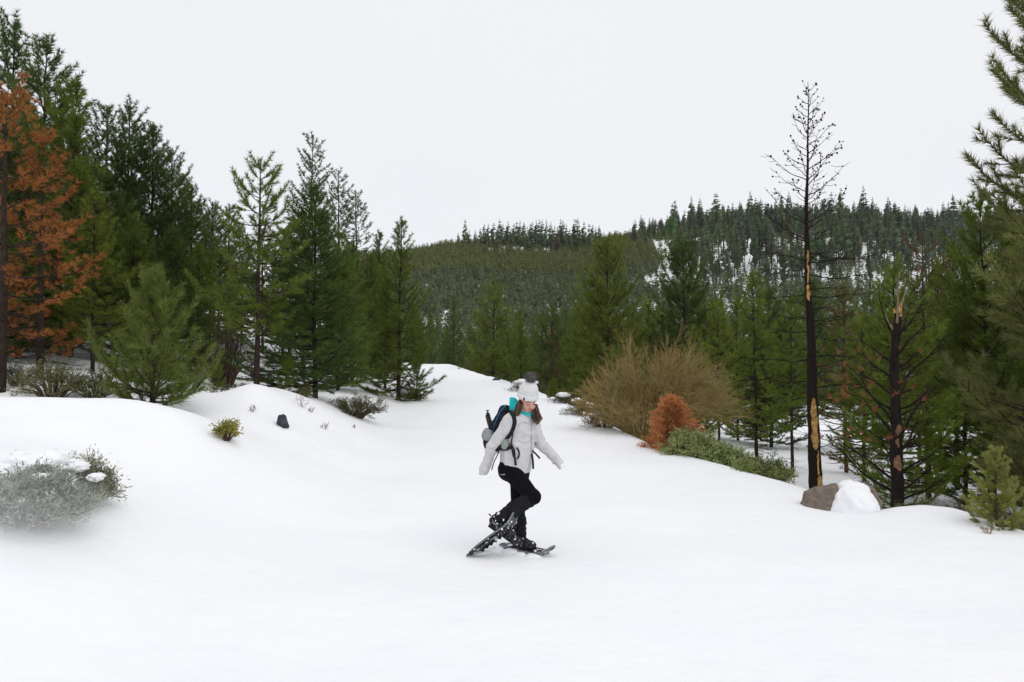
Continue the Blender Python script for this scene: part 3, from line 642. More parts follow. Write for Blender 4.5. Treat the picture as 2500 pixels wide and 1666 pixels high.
def broken():
    x, y, z = spot(2180, 10.1); z -= .15; H = at(2196, 765, 10.1).z - z
    r = thing('broken_pine', 'dark pine trunk snapped off at the top, with orange bare patches and upswept limbs', 'dead tree', (x, y, z))
    rng = np.random.default_rng(9); rd = random.Random(9); hs, ax = tree_axis(H, 9, .010); ax[:, 0] += .10 * hs
    rad = lambda h: float(np.interp(h / H, [0, .05, .5, 1], [.105, .088, .070, .048])); tp = lambda h: np.array([np.interp(h / H, hs, ax[:, k]) for k in range(3)])
    hh = np.linspace(0, H, 44); V, F, T = rough_tube(np.array([tp(h) for h in hh]), np.array([rad(h) for h in hh]), 12, rng, .05)
    link('trunk', mesh('trunk', [(V, F, 0, True), (V, T, 0, False)], M_CHAR), r)
    g = Geo()
    for k in range(5):
        a = rng.uniform(0, 6.28); q = tp(H) + np.array([math.cos(a), math.sin(a), 0]) * .03
        g.tube(np.stack([q - [0, 0, .05], q + [rng.normal() * .01, 0, .06], q + [rng.normal() * .02, 0, rng.uniform(.08, .22)]]), [.022, .014, .003], 4)
    link('splinters', g.mesh('splinters', M_PALEWOOD), r)
    zt = lambda py: at(2190, py, 10.1).z - z
    for k, (p0, p1, a, w) in enumerate([(1148, 1108, -1.7, 1.5), (1092, 1070, -1.75, .8), (1068, 1036, -1.45, 1.2)]):
        patch('bare_bark', r, tp, rad, zt(p0), zt(p1), a, w, M_ORBARK, 20 + k)
    for k in range(30):
        f = .14 + .85 * k / 30 + rng.uniform(0, .02); h = min(f, .985) * H; a = k * 2.4 + rng.normal() * .3
        pale = k >= 27; L = rng.uniform(.5, 1.15) * (1.0 - .3 * f); e = math.radians(rng.uniform(-5, 25) + 34 * f); s = np.linspace(0, 1, 8); d = np.array([math.cos(a), math.sin(a)])
        P = tp(h) + np.stack([d[0] * L * math.cos(e) * s, d[1] * L * math.cos(e) * s, L * (math.sin(e) * s + .18 * s ** 2 + .03 * np.sin(7 * s + k))], 1)
        g = Geo(); g.tube(P, (.014 + .010 * L) * (1 - .75 * s), 5)
        for t in range(0 if pale else 9):
            i = rd.randint(2, 7); dv = np.array([d[0] + rng.normal() * .7, d[1] + rng.normal() * .7, .35 + rng.normal() * .4]); dv *= L * .22 * rng.uniform(.6, 1.3) / np.linalg.norm(dv)
            g.tube(np.stack([P[i], P[i] + dv * .5, P[i] + dv + [0, 0, .02]]), [.006, .0045, .003], 4, False)
        link('branch', g.mesh('branch', M_PALEGREY if pale else M_CHAR, True), r)
    # a few boughs still carry rusty needles
    P0, A0 = [], []
    for k in range(45):
        a = rng.uniform(2.2, 4.6); h = rng.uniform(.35, .8) * H; L = rng.uniform(.25, 1.0); P0.append(tp(h) + [math.cos(a) * L, math.sin(a) * L, .25 * L + rng.normal() * .05]); A0.append([math.cos(a), math.sin(a), .3 + rng.normal() * .3])
    c = link('rusty_needles', mesh('rusty_needles', [(*needles(np.array(P0), np.array(A0), 12, .11, .009, rng), 0, False)], M_NEEDLE), r); c.color = (.27, .10, .05, 1)
broken()

def leaves(P, D, l, w, rng):
    """bent two-facet leaves at P pointing along D"""
    D = nrm(D); S = nrm(np.cross(D, rng.normal(size=D.shape))); N = np.cross(S, D); l = l * rng.uniform(.6, 1.2, (len(P), 1)); w = w * rng.uniform(.7, 1.2, (len(P), 1))
    V = np.stack([P, P + D * l * .5 + S * w * .5, P + D * l + N * l * .12, P + D * l * .5 - S * w * .5], 1).reshape(-1, 3)
    return V, np.arange(len(V)).reshape(-1, 4)
def shrub(name, label, px, Y, rx, ry, h, col, nstem=40, nl=60, lf=.03, lw=.014, cat='shrub', seed=1, group=None, wood=M_TWIG, sink=.05, snow=0, shell=.55, twig=3):
    x, y, z = spot(px, Y) if Y < 200 else landing(px, Y); r = thing(name, label, cat, (x, y, z - sink), 0, 1, group)
    rng = np.random.default_rng(seed); g = Geo(); P0, D0 = [], []
    for k in range(nstem):
        a = rng.uniform(0, 6.28); q = math.sqrt(rng.uniform(0, 1)); zz = h * math.sqrt(max(.02, 1 - (q * .97) ** 2)) * rng.uniform(.6, 1.08)
        tip = np.array([math.cos(a) * q * rx, math.sin(a) * q * ry, zz]); b = np.array([tip[0] * .25, tip[1] * .25, 0]); s = np.linspace(0, 1, 5)[:, None]
        P = b + (tip - b) * s + np.array([0, 0, 1]) * (h * .22 * np.sin(s * 3.14) * (1 - s)) + rng.normal(size=(5, 3)) * .02 * h * s
        g.tube(P, (.006 + .008 * h) * (1 - .7 * s[:, 0]), 4, False)
        for t in range(twig):
            i = rng.integers(2, 5); d = nrm(nrm(P[i] - b) + rng.normal(size=3) * .6); Lt = h * rng.uniform(.15, .35); g.tube(np.stack([P[i], P[i] + d * Lt * .5, P[i] + d * Lt]), [.004, .003, .002], 3, False)
            m = max(1, nl // (twig + 1)); f = rng.uniform(.2, 1.05, (m, 1)); P0.append(P[i] + d * Lt * f + rng.normal(size=(m, 3)) * lf * .6); D0.append(d + rng.normal(size=(m, 3)) * .8 + [0, 0, .25])
        m = max(1, nl // (twig + 1)); f = rng.uniform(shell, 1.02, m) * 4; i = np.minimum(f.astype(int), 3); fr = (f - i)[:, None]
        P0.append(P[i] * (1 - fr) + P[i + 1] * fr + rng.normal(size=(m, 3)) * lf * .7); D0.append(nrm(P[i + 1] - P[i]) + rng.normal(size=(m, 3)) * .9 + [0, 0, .25])
    link('stems', g.mesh('stems', wood, True), r)
    if nl:
        c = link('foliage', mesh('foliage', [(*leaves(np.concatenate(P0), np.concatenate(D0), lf, lw, rng), 0, False)], M_LEAF), r); c.color = (*col, 1)
    for k in range(snow):
        a = rng.uniform(0, 6.28); q = rng.uniform(.1, .85); s = rng.uniform(.12, .3) * rx
        snowcap('snow_cap', (s, s * .8, s * .4), seed + k, r, (math.cos(a) * q * rx, math.sin(a) * q * ry, h * math.sqrt(1 - q * q) * .93), .25, 1.8, 3)
    return r
def willow():
    x, y, z = spot(1568, 16.6); z -= .1; rng = np.random.default_rng(21)
    r = thing('willow_bush', 'big bare willow bush of tan twigs fanning out behind the orange juniper', 'bush', (x, y, z)); g = Geo(); g2 = Geo()
    H = at(1610, 880, 16.6).z - z; Wd = 1.75
    for k in range(150):
        a = rng.uniform(0, 6.28); q = math.sqrt(rng.uniform(0, 1)); tip = np.array([math.cos(a) * q * Wd + .28, math.sin(a) * q * 1.15, H * math.sqrt(max(.03, 1 - (q * .93) ** 2)) * rng.uniform(.66, 1.06) * (1 + .10 * math.sin(2.3 * a + 1) + .07 * math.sin(5 * a))])
        b = np.array([math.cos(a) * .18, math.sin(a) * .18, 0]) * q; s = np.linspace(0, 1, 7)[:, None]
        P = b + (tip - b) * s + np.array([0, 0, 1]) * H * .12 * np.sin(s * 3.14) + rng.normal(size=(7, 3)) * .03 * s
        g.tube(P, .012 * (1 - .75 * s[:, 0]), 4, False); L = np.linalg.norm(tip - b)
        for t in range(14):
            i = rng.integers(2, 6); q0 = P[i] + (P[i + 1] - P[i]) * rng.uniform(); ax = nrm(P[i + 1] - P[i]); d = nrm(ax + rng.normal(size=3) * .55 + [0, 0, .1]); l = L * rng.uniform(.18, .36)
            Q = q0 + np.outer([0, .5, 1], d) * l + np.outer([0, .02, .08], [0, 0, 1]) * l; g2.tube(Q, [.005, .004, .0025], 3, False)
            for u in range(7):
                d2 = nrm(d + rng.normal(size=3) * .5 + [0, 0, .1]); q1 = q0 + d * l * rng.uniform(.25, .95); l2 = l * rng.uniform(.25, .5)
                g2.tube(np.stack([q1, q1 + d2 * l2]), [.0028, .0016], 3, False)
    link('stems', g.mesh('stems', M_WILLOW), r); link('twigs', g2.mesh('twigs', M_WILLOW), r)
willow()
def dead_conifer():
    x, y, z = spot(1640, 13.9); z -= .12; rng = np.random.default_rng(31); H = at(1640, 968, 13.9).z - z; R = .70
    r = thing('dead_conifer', 'small rust orange dead conifer, rounded and dense, in front of the tan willow', 'small conifer', (x, y, z)); g = Geo(); P0, A0 = [], []
    g.tube(np.array([[0, 0, 0], [.02, 0, H * .5], [0, 0, H * .97]]), [.035, .022, .004], 6)
    for k in range(620):
        t = rng.uniform(0, 1) ** 1.25; h = H * (.05 + .93 * t); a = rng.uniform(0, 6.28); rad = R * (1 - t) ** .48 * (.80 + .26 * math.sin(3 * a + 5 * t) + rng.normal() * .09) * min(1, .62 + t * 3); rad = max(rad, .03)
        d = np.array([math.cos(a), math.sin(a), 0]); b0 = np.array([0, 0, max(.02, h - rad * .55)]); tip = d * rad + [0, 0, h + rng.normal() * .03]; s = np.linspace(0, 1, 5)[:, None]
        P = b0 + (tip - b0) * s - np.array([0, 0, .05]) * np.sin(s * 3.14) * rad; g.tube(P, .006 * (1 - .7 * s[:, 0]), 3, False)
        for j in range(13):
            f = rng.uniform(.4, 1.03); q = b0 + (tip - b0) * f; P0.append(q + rng.normal(size=3) * .03); A0.append(nrm(tip - b0) + [0, 0, .3] + rng.normal(size=3) * .6)
    link('trunk', g.mesh('trunk', M_TWIG, True), r)
    c = link('crown', mesh('crown', [(*needles(np.array(P0), np.array(A0), 7, .055, .007, rng, .8), 0, False)], M_NEEDLE), r); c.color = (.68, .30, .115, 1)
dead_conifer()
pine_kind('brush', M_TWIG, seed=32, H=1.0, R=.5, cb=.05, p=.5, sp=.12, nb=5, et=60, eb=20, tip=.3, ln=.05, w=.006, nn=5, ds=.04, lat=.09, gap=.1, bare=.3, dead=8, rt=.015, low=.8)
plant('sapling', 2434, 0, 1108, (.34, .37, .10), 'light green young conifer with stout upright shoots at the right edge of the trail', 'young conifer', 'young_conifer', wide=1.05, sink=.12, base=1288)
plant('sapling2', 530, 13.2, 893, OL, 'thin sapling on a bare stem on the left snowbank, right of the bushy young pine', 'sapling', 'sapling')
plant('sapling2', 1017, 24.6, 888, DK, 'slim red stemmed sapling in front of the small brown boulder', 'sapling', 'sapling')
plant('sapling2', 692, 15.5, 880, OL, 'leaning sapling between the open crowned pine and the big dense pine', 'sapling', 'sapling', lean=(0, .12))
G_S = 'low shrubs round the trail'
GR = (.15, .165, .115)
shrub('veil_tinted_shrub', 'veil-tinted grey green shrub half buried in snow, lower left corner of the photo', 75, 1266, .47, .40, .38, (.34, .365, .30), 260, 90, .042, .013, seed=41, sink=.06, twig=5, shell=.35)  # leaf colour paled to carry the whitish veil lying over the shrub
shrub('veil_tinted_shrub', 'second lobe of veil-tinted shrub, right of the larger one half buried at lower left', 200, 1224, .26, .28, .40, (.33, .35, .23), 110, 80, .038, .012, seed=42, sink=.06, twig=5, shell=.35)  # the same whitish veil put into this lobe's leaf colour
shrub('shrub', 'small yellow green shrub alone on the smooth snowbank', 553, 1080, .17, .17, .28, (.33, .31, .07), 22, 60, .034, .022, seed=43, sink=.0)
shrub('shrub', 'leafy shrub behind the near snowbank under the orange pines', 130, 12.2, .62, .5, .62, (.19, .20, .08), 80, 60, .034, .015, seed=44, group=G_S)
shrub('shrub', 'dark leafy shrub behind the snowbank, left of the bushy young pine', 235, 12.6, .55, .5, .50, (.15, .17, .06), 70, 60, .034, .015, seed=45, group=G_S)
shrub('shrub', 'sparse shrub at the left edge below the bare orange pine trunk', 40, 12.6, .45, .4, .42, (.14, .15, .07), 40, 40, .034, .015, seed=46, group=G_S)
shrub('shrub', 'small shrub in the snow between bushy young pine and sapling stem', 575, 13.4, .38, .3, .22, (.14, .15, .07), 26, 36, .03, .013, seed=47, group=G_S)
shrub('shrub', 'olive shrub spilling from under the big dense pine towards the trail', 868, 16.8, .75, .5, .55, (.10, .105, .036), 90, 70, .035, .015, seed=48, group=G_S)
shrub('shrub', 'yellow green tuft at the foot of the big dense pine', 742, 16.2, .3, .25, .28, (.17, .17, .045), 30, 50, .03, .013, seed=49, group=G_S)
shrub('shrub', 'light green rounded shrub in front of the orange dead conifer', 1690, 13.3, .55, .5, .52, (.32, .37, .14), 150, 90, .044, .024, seed=50, group=G_S, sink=.1)
shrub('shrub', 'second light green shrub, lower down the trail edge towards the boulder', 1765, 12.9, .45, .4, .44, (.30, .35, .13), 110, 80, .044, .024, seed=51, group=G_S, sink=.1)
shrub('shrub', 'dark green mat of shrub along the trail edge left of the boulder', 1860, 11.7, .52, .45, .38, (.22, .26, .09), 110, 80, .04, .02, seed=52, group=G_S, sink=.08)
shrub('shrub', 'dark shrub low on the trail edge below the willow stems', 1475, 17.2, .55, .4, .42, (.07, .085, .04), 60, 50, .034, .015, seed=53, group=G_S, snow=3)
shrub('shrub', 'dark snow dusted shrub on the trail edge left of the willow', 1420, 20, .55, .5, .42, (.06, .075, .04), 50, 40, .034, .015, seed=54, group=G_S, snow=3)
shrub('shrub', 'brown leafless brush behind the light green shrubs', 1800, 15.5, .9, .6, .8, (.10, .065, .035), 90, 30, .03, .012, seed=55, group=G_S)
shrub('shrub', 'leafy branches arching beside the foot of the broken topped trunk', 2262, 9.7, .48, .4, .52, (.15, .155, .06), 24, 38, .032, .016, seed=56, group=G_S)
shrub('shrub', 'dense olive shrub between the arching branches and the young conifer', 2352, 9.4, .38, .35, .46, (.11, .115, .05), 70, 60, .032, .015, seed=57, group=G_S)
shrub('shrub', 'dry yellowish shrub at the foot of the young light green conifer', 2462, 8.6, .28, .2, .26, (.19, .17, .07), 34, 40, .03, .012, seed=58, group=G_S)
shrub('shrub', 'dark brushy shrub at the far right trail edge behind the young conifer', 2500, 9.5, .6, .4, .7, (.07, .08, .04), 70, 60, .034, .015, seed=59, group=G_S)
shrub('shrub', 'little leafy tuft at the foot of the broken topped trunk', 2190, 9.55, .16, .12, .2, (.17, .165, .05), 16, 36, .03, .013, seed=60, group=G_S)
shrub('bare_bush', 'dark bare bush in the shade left of the open crowned pine', 548, 19, .8, .7, 1.9, (.1, .06, .04), 80, 0, seed=61, cat='bush', twig=9)
shrub('bare_bush', 'reddish bare brush along the far end of the trail', 1180, 57, 2.0, 1.2, 1.6, (.1, .06, .04), 110, 0, seed=62, cat='bush', twig=9)
shrub('bare_bush', 'brown bare brush right behind the top of the trail', 1075, 66, 3.5, 1.2, 1.7, (.1, .06, .04), 150, 0, seed=63, cat='bush', twig=9)
shrub('shrub', 'yellow green low shrub on the far right edge of the trail', 1142, 52, .8, .6, .9, (.16, .165, .05), 40, 50, .06, .03, seed=64, group=G_S)
shrub('shrub', 'snow dusted dark shrub right of the woolly hat on the trail edge', 1390, 23.5, .7, .5, .42, (.07, .085, .045), 50, 40, .034, .015, seed=65, group=G_S, snow=4)
shrub('shrub', 'snow dusted dark shrub left of the woolly hat on the trail edge', 1285, 28.5, .9, .6, .5, (.07, .085, .045), 50, 40, .04, .018, seed=66, group=G_S, snow=5)
for px, py, Y, s, lb in [(793, 1040, 12.6, .16, 'tiny grey twig poking out of the snow left of the trail'), (735, 985, 14, .24, 'spindly grey twig beside the snow hump'), (617, 998, 13, .13, 'small dry tuft on the snow below the snow hump'), (758, 1000, 14.5, .12, 'faint dry tuft on the crest of the snowbank'),
                         (2412, 1296, 8.1, .11, 'dry straw stalks at the snow edge near the right side'), (865, 1038, 13.5, .07, 'tiny speck of dry grass on the smooth snow beside the trail')]:
    x, y, z = landing(px, py + 8); rng = np.random.default_rng(px); g = Geo()
    for k in range(9):
        d = nrm(np.array([rng.normal() * .5, rng.normal() * .5, 1])); l = s * rng.uniform(.5, 1.1); q = np.array([rng.normal(), rng.normal(), -.5]) * s * .12
        m_ = q + d * l * .6; g.tube(np.stack([q, m_, m_ + nrm(d + rng.normal(size=3) * .5) * l * .5]), [.0035, .003, .002], 4, False)
        for t in range(3): g.tube(np.stack([m_, m_ + nrm(d + rng.normal(size=3) * .8) * l * .35]), [.0025, .0015], 3, False)
    thing('dry_twig', lb, 'twig', (x, y, z), me=g.mesh('dry_twig', M_PALEGREY))

# snow lying in and over the veil-tinted shrubs
for (px_, py_, Y_, s_, lb) in [(95, 1135, 6.45, (.36, .30, .13), 'cap of snow lying on top of the larger veil-tinted shrub'), (20, 1150, 6.3, (.22, .25, .09), 'snow lump at the left edge on the veil-tinted shrub'),
                             (152, 1200, 6.12, (.10, .12, .15), 'tongue of snow slumping between the two veil-tinted shrubs'), (60, 1225, 5.75, (.04, .05, .035), 'small blob of snow on the front of the larger veil-tinted shrub'),
                             (100, 1172, 6.0, (.13, .1, .05), 'flat patch of snow caught high in the larger veil-tinted shrub'), (40, 1190, 5.95, (.10, .1, .04), 'small patch of snow in the left part of the veil-tinted shrub'), (190, 1140, 6.35, (.08, .1, .045), 'patch of snow on the smaller veil-tinted shrub'), (235, 1165, 6.3, (.07, .08, .035), 'bit of snow on the right side of the smaller veil-tinted shrub')]:
    q = at(px_, py_, Y_); thing('snow_pile', lb, 'snow', (q.x, Y_, q.z), me=rocky('snow_pile', s_, px_, [M_SNOW], .35, 2.2, 4))

# volume added to imitate a whitish blur in front of the veil-tinted shrubs
x, y, z = landing(60, 1255)
M_VEIL = bpy.data.materials.new('added_veil'); M_VEIL.use_nodes = True; _n, _l = M_VEIL.node_tree.nodes, M_VEIL.node_tree.links
_n.remove(_n['Principled BSDF']); _v = _n.new('ShaderNodeVolumePrincipled'); _t = _n.new('ShaderNodeTexCoord'); _g = _n.new('ShaderNodeTexGradient'); _g.gradient_type = 'SPHERICAL'
_q = _n.new('ShaderNodeMath'); _q.operation = 'MULTIPLY'; _q.inputs[1].default_value = .6; _v.inputs['Color'].default_value = (.99, .99, 1, 1)
_l.new(_t.outputs['Object'], _g.inputs[0]); _l.new(_g.outputs['Fac'], _q.inputs[0]); _l.new(_q.outputs[0], _v.inputs['Density']); _l.new(_v.outputs[0], _n['Material Output'].inputs['Volume'])
o = link('added_veil', rocky('added_veil', (1, 1, 1), 1, [M_VEIL], 0, 1, 3), kind='stuff'); o.location = (x + .12, y - .55, z - .02); o.scale = (1.1, .9, .55)
o['label'] = 'added pale veil imitating a white blur over the veil-tinted shrubs at lower left'; o['category'] = 'mist'
# ---------------------------------------------------------------- the snowshoer
class Field:
    """signed distance field sampled on a box; solids are blended smoothly into it, then it is turned into one surface"""
    def __init__(s, lo, hi, vox):
        s.lo = np.array(lo, float); s.vox = vox; s.n = np.ceil((np.array(hi) - s.lo) / vox).astype(int) + 1
        s.D = np.full(s.n, .25, np.float32); s.ax = [s.lo[k] + np.arange(s.n[k]) * vox for k in range(3)]
    def _win(s, lo, hi, pad):
        a = np.clip(np.floor((np.array(lo) - pad - s.lo) / s.vox).astype(int), 0, s.n); b = np.clip(np.ceil((np.array(hi) + pad - s.lo) / s.vox).astype(int) + 1, 0, s.n)
        sl = tuple(slice(a[k], b[k]) for k in range(3))
        G = np.stack(np.meshgrid(*[s.ax[k][sl[k]] for k in range(3)], indexing='ij'), -1).astype(np.float32)
        return sl, G
    def _mix(s, sl, d, k, op):
        A = s.D[sl]
        if op == 'add':
            h = np.maximum(k - abs(A - d), 0) / max(k, 1e-6); s.D[sl] = np.minimum(A, d) - h * h * k * .25
        else:
            h = np.maximum(k - abs(A + d), 0) / max(k, 1e-6); s.D[sl] = np.maximum(A, -d) + h * h * k * .25
    def cone(s, a, b, ra, rb, k=.02, op='add'):
        a, b = np.array(a, float), np.array(b, float); r = max(ra, rb)
        sl, G = s._win(np.minimum(a, b) - r, np.maximum(a, b) + r, k + .04)
        ba = b - a; t = np.clip(((G - a) @ ba) / (ba @ ba + 1e-9), 0, 1)
        d = np.linalg.norm(G - a - t[..., None] * ba, axis=-1) - (ra + t * (rb - ra)); s._mix(sl, d, k, op)
    def econe(s, a, b, u, ra, rb, k=.02, op='add'):
        """elliptic cone: half widths (along u, across u) ra at a and rb at b"""
        a, b = np.array(a, float), np.array(b, float); r = max(*ra, *rb); ba = b - a; L = np.linalg.norm(ba); w = ba / L
        u = np.array(u, float); u = u - w * (u @ w); u /= np.linalg.norm(u); v = np.cross(w, u)
        sl, G = s._win(np.minimum(a, b) - r, np.maximum(a, b) + r, k + .04); q = G - a; t = np.clip((q @ w) / L, 0, 1)
        q = q - (t * L)[..., None] * w; ru = ra[0] + t * (rb[0] - ra[0]); rv = ra[1] + t * (rb[1] - ra[1]); m = np.minimum(ru, rv)
        d = (np.sqrt(((q @ u) / ru) ** 2 + ((q @ v) / rv) ** 2 + ((q @ w) / m) ** 2) - 1) * m; s._mix(sl, d, k, op)
    def ell(s, c, r, R=None, k=.02, op='add'):
        c = np.array(c, float); r = np.array(r, float); R = np.eye(3) if R is None else np.array(R)   # rows of R are the axes
        sl, G = s._win(c - r.max(), c + r.max(), k + .04); q = (G - c) @ R.T
        n1 = np.linalg.norm(q / r, axis=-1); n2 = np.linalg.norm(q / r ** 2, axis=-1) + 1e-6
        s._mix(sl, n1 * (n1 - 1) / n2, k, op)
    def plane(s, p, n, k=.01):
        """keep the side the normal points to"""
        n = nrm(np.array(n, float)); G = np.stack(np.meshgrid(*s.ax, indexing='ij'), -1).astype(np.float32)
        d = (G - np.array(p)) @ n.astype(np.float32); s._mix((slice(None),) * 3, d * -1, k, 'cut_') if False else s._cut(-d, k)
    def _cut(s, d, k):
        A = s.D; h = np.maximum(k - abs(A - d), 0) / k; s.D = np.maximum(A, d) + h * h * k * .25
    def ripple(s, amp, fn):
        G = np.stack(np.meshgrid(*s.ax, indexing='ij'), -1); near = abs(s.D) < .03
        P = G[near]; s.D[near] += (amp * fn(P)).astype(np.float32)
    def surface(s):
        """surface nets"""
        D = s.D; D[0] = D[-1] = .2; D[:, 0] = D[:, -1] = .2; D[:, :, 0] = D[:, :, -1] = .2
        S = D < 0; n = D.shape; c = np.zeros([k - 1 for k in n], np.int8)
        for i in (0, 1):
            for j in (0, 1):
                for k in (0, 1): c += S[i:n[0] - 1 + i, j:n[1] - 1 + j, k:n[2] - 1 + k]
        idx = np.argwhere((c > 0) & (c < 8)); vid = np.full(c.shape, -1, np.int64); vid[tuple(idx.T)] = np.arange(len(idx))
        acc = np.zeros((len(idx), 3)); cnt = np.zeros(len(idx)); co = [(i, j, k) for i in (0, 1) for j in (0, 1) for k in (0, 1)]
        for p in co:
            for q in co:
                if sum(q) - sum(p) == 1 and all(b >= a for a, b in zip(p, q)):
                    A = D[tuple((idx + p).T)]; B = D[tuple((idx + q).T)]; m = (A < 0) != (B < 0)
                    t = np.where(m, A / np.where(A - B == 0, 1, A - B), 0)[:, None]; acc += np.where(m[:, None], np.array(p) + t * (np.array(q) - p), 0); cnt += m
        V = s.lo + (idx + acc / cnt[:, None]) * s.vox; F = []
        for ax in range(3):
            o1, o2 = [(1, 2), (2, 0), (0, 1)][ax]; a = [slice(1, n[k] - 1) for k in range(3)]; b = list(a); a[ax] = slice(0, n[ax] - 1); b[ax] = slice(1, n[ax])
            A, B = S[tuple(a)], S[tuple(b)]; e = np.argwhere(A != B); off = np.array([1, 1, 1]); off[ax] = 0; g = e + off; fl = A[tuple(e.T)]
            d1 = np.zeros(3, int); d1[o1] = 1; d2 = np.zeros(3, int); d2[o2] = 1
            q = np.stack([vid[tuple((g - d1 - d2).T)], vid[tuple((g - d2).T)], vid[tuple(g.T)], vid[tuple((g - d1).T)]], 1)
            F.append(np.where(fl[:, None], q, q[:, ::-1]))
        return V, np.concatenate(F)
    def mesh(s, name, m, relax=1):
        V, F = s.surface()
        for _ in range(relax):
            acc = np.zeros_like(V); cnt = np.zeros(len(V))
            for i in range(4):
                a, b = F[:, i], F[:, (i + 1) % 4]; np.add.at(acc, a, V[b]); np.add.at(cnt, a, 1)
            V = V * .5 + acc / np.maximum(cnt, 1)[:, None] * .5
        return mesh(name, [(V, F, 0, True)], m)
    def hit(s, x, z):
        """first point of the surface met when looking along +Y at (x, z), and its normal"""
        i = np.clip(int(round((x - s.lo[0]) / s.vox)), 1, s.n[0] - 2); k = np.clip(int(round((z - s.lo[2]) / s.vox)), 1, s.n[2] - 2)
        c = s.D[i, :, k]; j = np.argmax(c < 0)
        if c[j] >= 0: return None
        j = max(1, j); y = s.ax[1][j - 1] + s.vox * c[j - 1] / (c[j - 1] - c[j] + 1e-9); j = min(max(j, 2), s.n[1] - 3)
        g = np.array([s.D[min(i + 2, s.n[0] - 1), j, k] - s.D[max(i - 2, 0), j, k], s.D[i, j + 2, k] - s.D[i, j - 2, k], s.D[i, j, min(k + 2, s.n[2] - 1)] - s.D[i, j, max(k - 2, 0)]])
        return np.array([x, y, z]), nrm(g)

PM = .001309
def zp(zx, zy, y=0.): return np.array([(zx - 431) * PM, y, (1403 - zy) * PM])
def wave(f, ph=0, seed=0):
    rng = np.random.default_rng(seed); K = rng.normal(size=(9, 3)) * f; Q = rng.uniform(0, 6.28, 9)
    return lambda P: np.sin(P @ K.T + Q + .8 * np.sin(P @ K[::-1].T * .6 + Q[::-1])).mean(1) * 1.8
M_SKIN = mat('skin', (.62, .36, .275), .5, .35, col2=(.60, .31, .24), nscale=14)
M_SKIN.node_tree.nodes['Principled BSDF'].inputs['Subsurface Weight'].default_value = .08
M_SKIN.node_tree.nodes['Principled BSDF'].inputs['Subsurface Radius'].default_value = (.01, .004, .002)
M_JACKET = mat('jacket_fabric', (.60, .595, .60), .8, .15, col2=(.545, .545, .56), nscale=18, bump=.3, bscale=130, sheen=.1, dist=.003)
M_SEAM = mat('seam', (.36, .36, .38), .8, .15)
M_BLACK = mat('black_knit', (.0055, .0055, .0065), .85, .08, bump=.2, bscale=200, dist=.002)
M_STRAP = mat('black_webbing', (.012, .012, .014), .75, .2, bump=.3, bscale=220, dist=.002)
M_HAT = mat('cream_wool', (.74, .74, .72), .95, .05, col2=(.66, .67, .67), nscale=40, bump=.6, bscale=160, dist=.004, sheen=.3)
M_FUR = mat('grey_fur', (.115, .105, .115), .9, .1, col2=(.22, .21, .22), nscale=30)
M_HAIR = mat('brown_hair', (.052, .030, .019), .45, .4, col2=(.10, .06, .036), nscale=24)
M_TEAL = mat('turquoise_fleece', (.012, .50, .50), .9, .1, col2=(.01, .40, .42), nscale=20, bump=.5, bscale=110, sheen=.2, dist=.004)
M_PACK = mat('pack_fabric', (.013, .013, .015), .75, .2, col2=(.024, .024, .027), nscale=24, bump=.4, bscale=150, dist=.003)
M_PACKG = mat('grey_pack_fabric', (.36, .375, .37), .8, .15, col2=(.22, .23, .235), nscale=22, bump=.4, bscale=150, dist=.003)
M_SAGE = mat('sage_mesh', (.30, .335, .30), .85, .1, col2=(.23, .26, .24), nscale=40, bump=.4, bscale=200, dist=.003)
M_BLUE = mat('blue_piping', (.02, .16, .32), .6, .3)
M_PLAST = mat('black_plastic', (.014, .014, .016), .4, .4)
M_METAL = mat('snowshoe_metal', (.23, .24, .255), .38, .5, col2=(.14, .145, .155), nscale=30)
M_METAL.node_tree.nodes['Principled BSDF'].inputs['Metallic'].default_value = .65
M_DECK = mat('snowshoe_deck', (.05, .06, .075), .6, .3, col2=(.09, .105, .13), nscale=16)
M_TEETH = mat('white_teeth', (.75, .75, .73), .3, .4); M_LIP = mat('lips', (.42, .10, .10), .4, .4); M_LASH = mat('lashes', (.03, .018, .013), .6, .2)
M_BOOT = mat('boot', (.022, .022, .025), .7, .25, col2=(.05, .05, .056), nscale=40, bump=.5, bscale=120, dist=.004)
# gaiters: ripstop grid woven in paler thread
M_GAIT = bpy.data.materials.new('ripstop'); M_GAIT.use_nodes = True
_n, _l = M_GAIT.node_tree.nodes, M_GAIT.node_tree.links; _b = _n.new('ShaderNodeTexBrick'); _t = _n.new('ShaderNodeTexCoord'); _m = _n.new('ShaderNodeMapping')
_m.inputs['Rotation'].default_value = (math.radians(90), math.radians(30), 0); _b.offset = 0
for k_, v_ in (('Scale', 1), ('Brick Width', .011), ('Row Height', .011), ('Mortar Size', .0022), ('Mortar Smooth', .3)): _b.inputs[k_].default_value = v_
_b.inputs['Color1'].default_value = (.004, .004, .005, 1); _b.inputs['Color2'].default_value = (.006, .006, .008, 1); _b.inputs['Mortar'].default_value = (.024, .024, .030, 1)
_l.new(_t.outputs['Object'], _m.inputs[0]); _l.new(_m.outputs[0], _b.inputs['Vector']); _l.new(_b.outputs['Color'], _n['Principled BSDF'].inputs['Base Color']); _n['Principled BSDF'].inputs['Roughness'].default_value = .9; _n['Principled BSDF'].inputs['Specular IOR Level'].default_value = .08

PX0, PY0 = at(1263, 900, 6.88).x, 6.88; PZ0 = gz(PX0, PY0)
FW = np.array([.77, -.64, 0]); RT = np.array([-.64, -.77, 0]); UP = np.array([0, 0, 1.])
